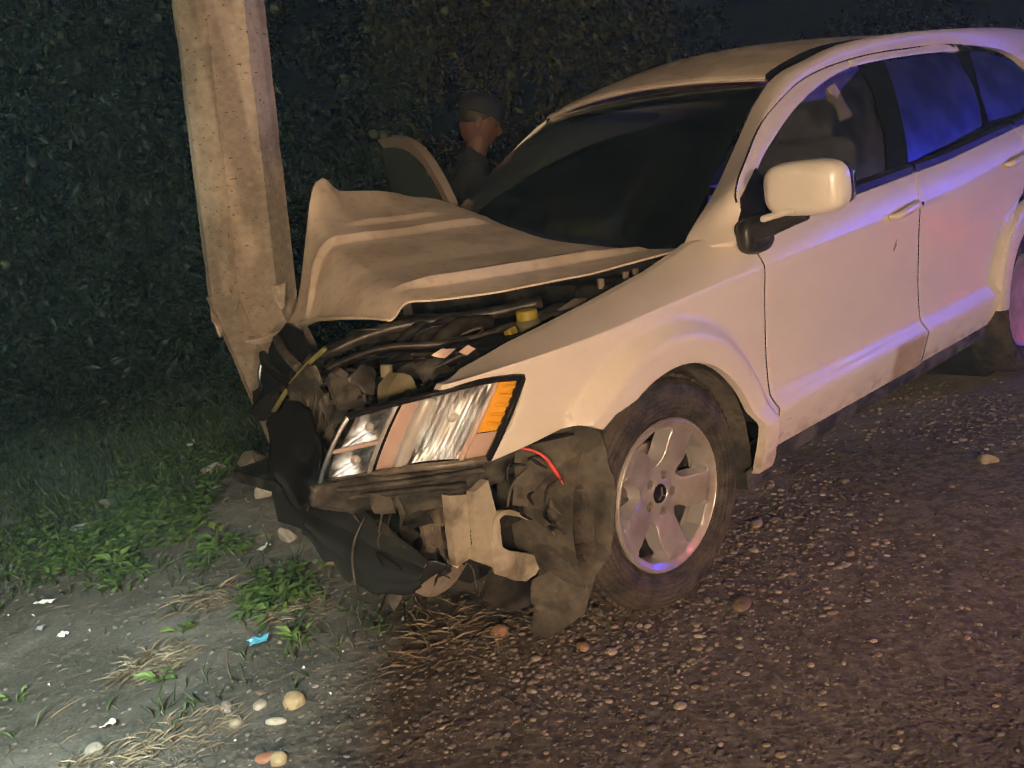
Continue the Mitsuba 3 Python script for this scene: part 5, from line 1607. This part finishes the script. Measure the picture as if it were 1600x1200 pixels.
# face features in head space: x forward, y left, z up
x_, y_, z_ = v[:, 0], v[:, 1], v[:, 2]
jaw = np.clip(-z_ / .118, 0, 1)
v[:, 1] *= 1 - .28 * jaw ** 1.5
v[:, 0] += .016 * jaw * (x_ > 0)
front = np.clip(x_ / .098, 0, 1) ** 2
v[:, 0] += front * (.026 * np.exp(-((z_ + .018) / .020) ** 2 - (y_ / .014) ** 2) + .012 * np.exp(-((z_ - .004) / .022) ** 2 - (y_ / .010) ** 2)      # nose
                    - .010 * np.exp(-((z_ - .012) / .012) ** 2 - ((np.abs(y_) - .030) / .014) ** 2)                 # eye sockets
                    + .007 * np.exp(-((z_ - .034) / .010) ** 2) * (np.abs(y_) < .05)                                # brow
                    + .007 * np.exp(-((z_ + .058) / .007) ** 2 - (y_ / .024) ** 2) + .006 * np.exp(-((z_ + .072) / .006) ** 2 - (y_ / .02) ** 2)  # lips
                    + .010 * np.exp(-((z_ + .098) / .014) ** 2 - (y_ / .02) ** 2))                                  # chin
HB = np.stack([f_ * math.cos(tilt) - np.array([0, 0, 1]) * math.sin(tilt), l_, f_ * math.sin(tilt) + np.array([0, 0, 1]) * math.cos(tilt)])


def head_space(m):
    return tri(HC + m.vertices @ HB, m.faces)


nk = body([(neck + [0, 0, -.03], .058, HC + [0, 0, -.05], .056)], .02, 3)
add(PER + '__head', cat(head_space(tri(v, hm.faces)), nk), 'skin', True)
for s_ in (1, -1):
    ear = superell(.020, .010, .033, .9, .9)
    ear.apply_translation([-.008, .076 * s_, -.005])
    add(PER + '__ear', head_space(ear), 'skin', True)
    ey = trimesh.creation.icosphere(2, .011)
    ey.apply_translation([.083, .030 * s_, .011])
    add(PER + '__eye', head_space(ey), 'hair', True)
hr_ = superell(.099, .081, .085, 1, 1)
hr_.apply_translation([-.020, 0, .032])
hr_.vertices[:, 2] = np.maximum(hr_.vertices[:, 2], -.02)
add(PER + '__hair', head_space(hr_), 'hair', True)
cp_ = superell(.128, .108, .088, .7, 1)
cp_.vertices[:, 2] = np.maximum(cp_.vertices[:, 2], -.016)
cp_.apply_translation([-.008, 0, .060])
CP = add(PER + '__cap', head_space(cp_), 'cap_navy', True, 'dark navy peaked cap')
a_ = np.linspace(-1.1, 1.1, 20)
vs = np.stack([np.stack([.095 * np.cos(a_) - .008, .092 * np.sin(a_), np.full(20, .048)], 1), np.stack([.165 * np.cos(a_ * .85) + .012, .10 * np.sin(a_ * .9), .022 - .012 * np.cos(a_)], 1)], 1)
add(CP + '__visor', head_space(grid_mesh(vs, .005)), 'cap_navy', 30)


def hand(key, wrist, aim, side):
    d = np.array(aim, float)
    d /= np.linalg.norm(d)
    u = np.cross([0, 0, 1.], d)
    u /= np.linalg.norm(u)
    w = np.cross(d, u)
    hb = [(wrist, .024, wrist + d * .045, .028), (wrist + d * .045 + u * .022, .019, wrist + d * .085 + u * .026, .016), (wrist + d * .045 - u * .022, .019, wrist + d * .085 - u * .026, .016), (wrist + d * .06, .02, wrist + d * .088, .017)]
    for j, (o, L) in enumerate(((-.030, .062), (-.010, .072), (.010, .068), (.029, .054))):
        k0 = wrist + d * .085 + u * o
        k1 = k0 + d * L * .5 - w * L * .18
        k2 = k1 + d * L * .25 - w * L * .42
        hb += [(k0, .0095, k1, .0085), (k1, .0085, k2, .0075)]
    t0 = wrist + d * .03 + u * .026 * side
    hb += [(t0, .013, t0 + d * .03 + u * .025 * side - w * .012, .010), (t0 + d * .03 + u * .025 * side - w * .012, .010, t0 + d * .055 + u * .024 * side - w * .028, .0085)]
    add(key, body(hb, .008, 3), 'skin', True)


hand(PER + '__hand', haL, haL - elL, -1)
hand(PER + '__hand', haR, haR - elR, 1)
bd_ = trimesh.creation.cylinder(.018, .006, sections=6)
bd_.apply_transform(trimesh.transformations.rotation_matrix(math.pi / 2, [0, 1, 0]))
bd_.apply_transform(trimesh.transformations.rotation_matrix(math.radians(50), [0, 0, 1]))
bd_.apply_translation(wp(-.11, .135, -.165))
add(PER + '__collar_badge', bd_, 'badge_metal', 20)
rd = rbox((.05, .07, .13), .012, (0, 0, 0), (0, 20, 0))
add('handheld_radio', tri(wp(.20, .05, -.13) + rd.vertices, rd.faces), 'gloss_black', 30)
labels['handheld_radio'] = {'label': 'dark handset held up to the face of the person', 'category': 'radio'}
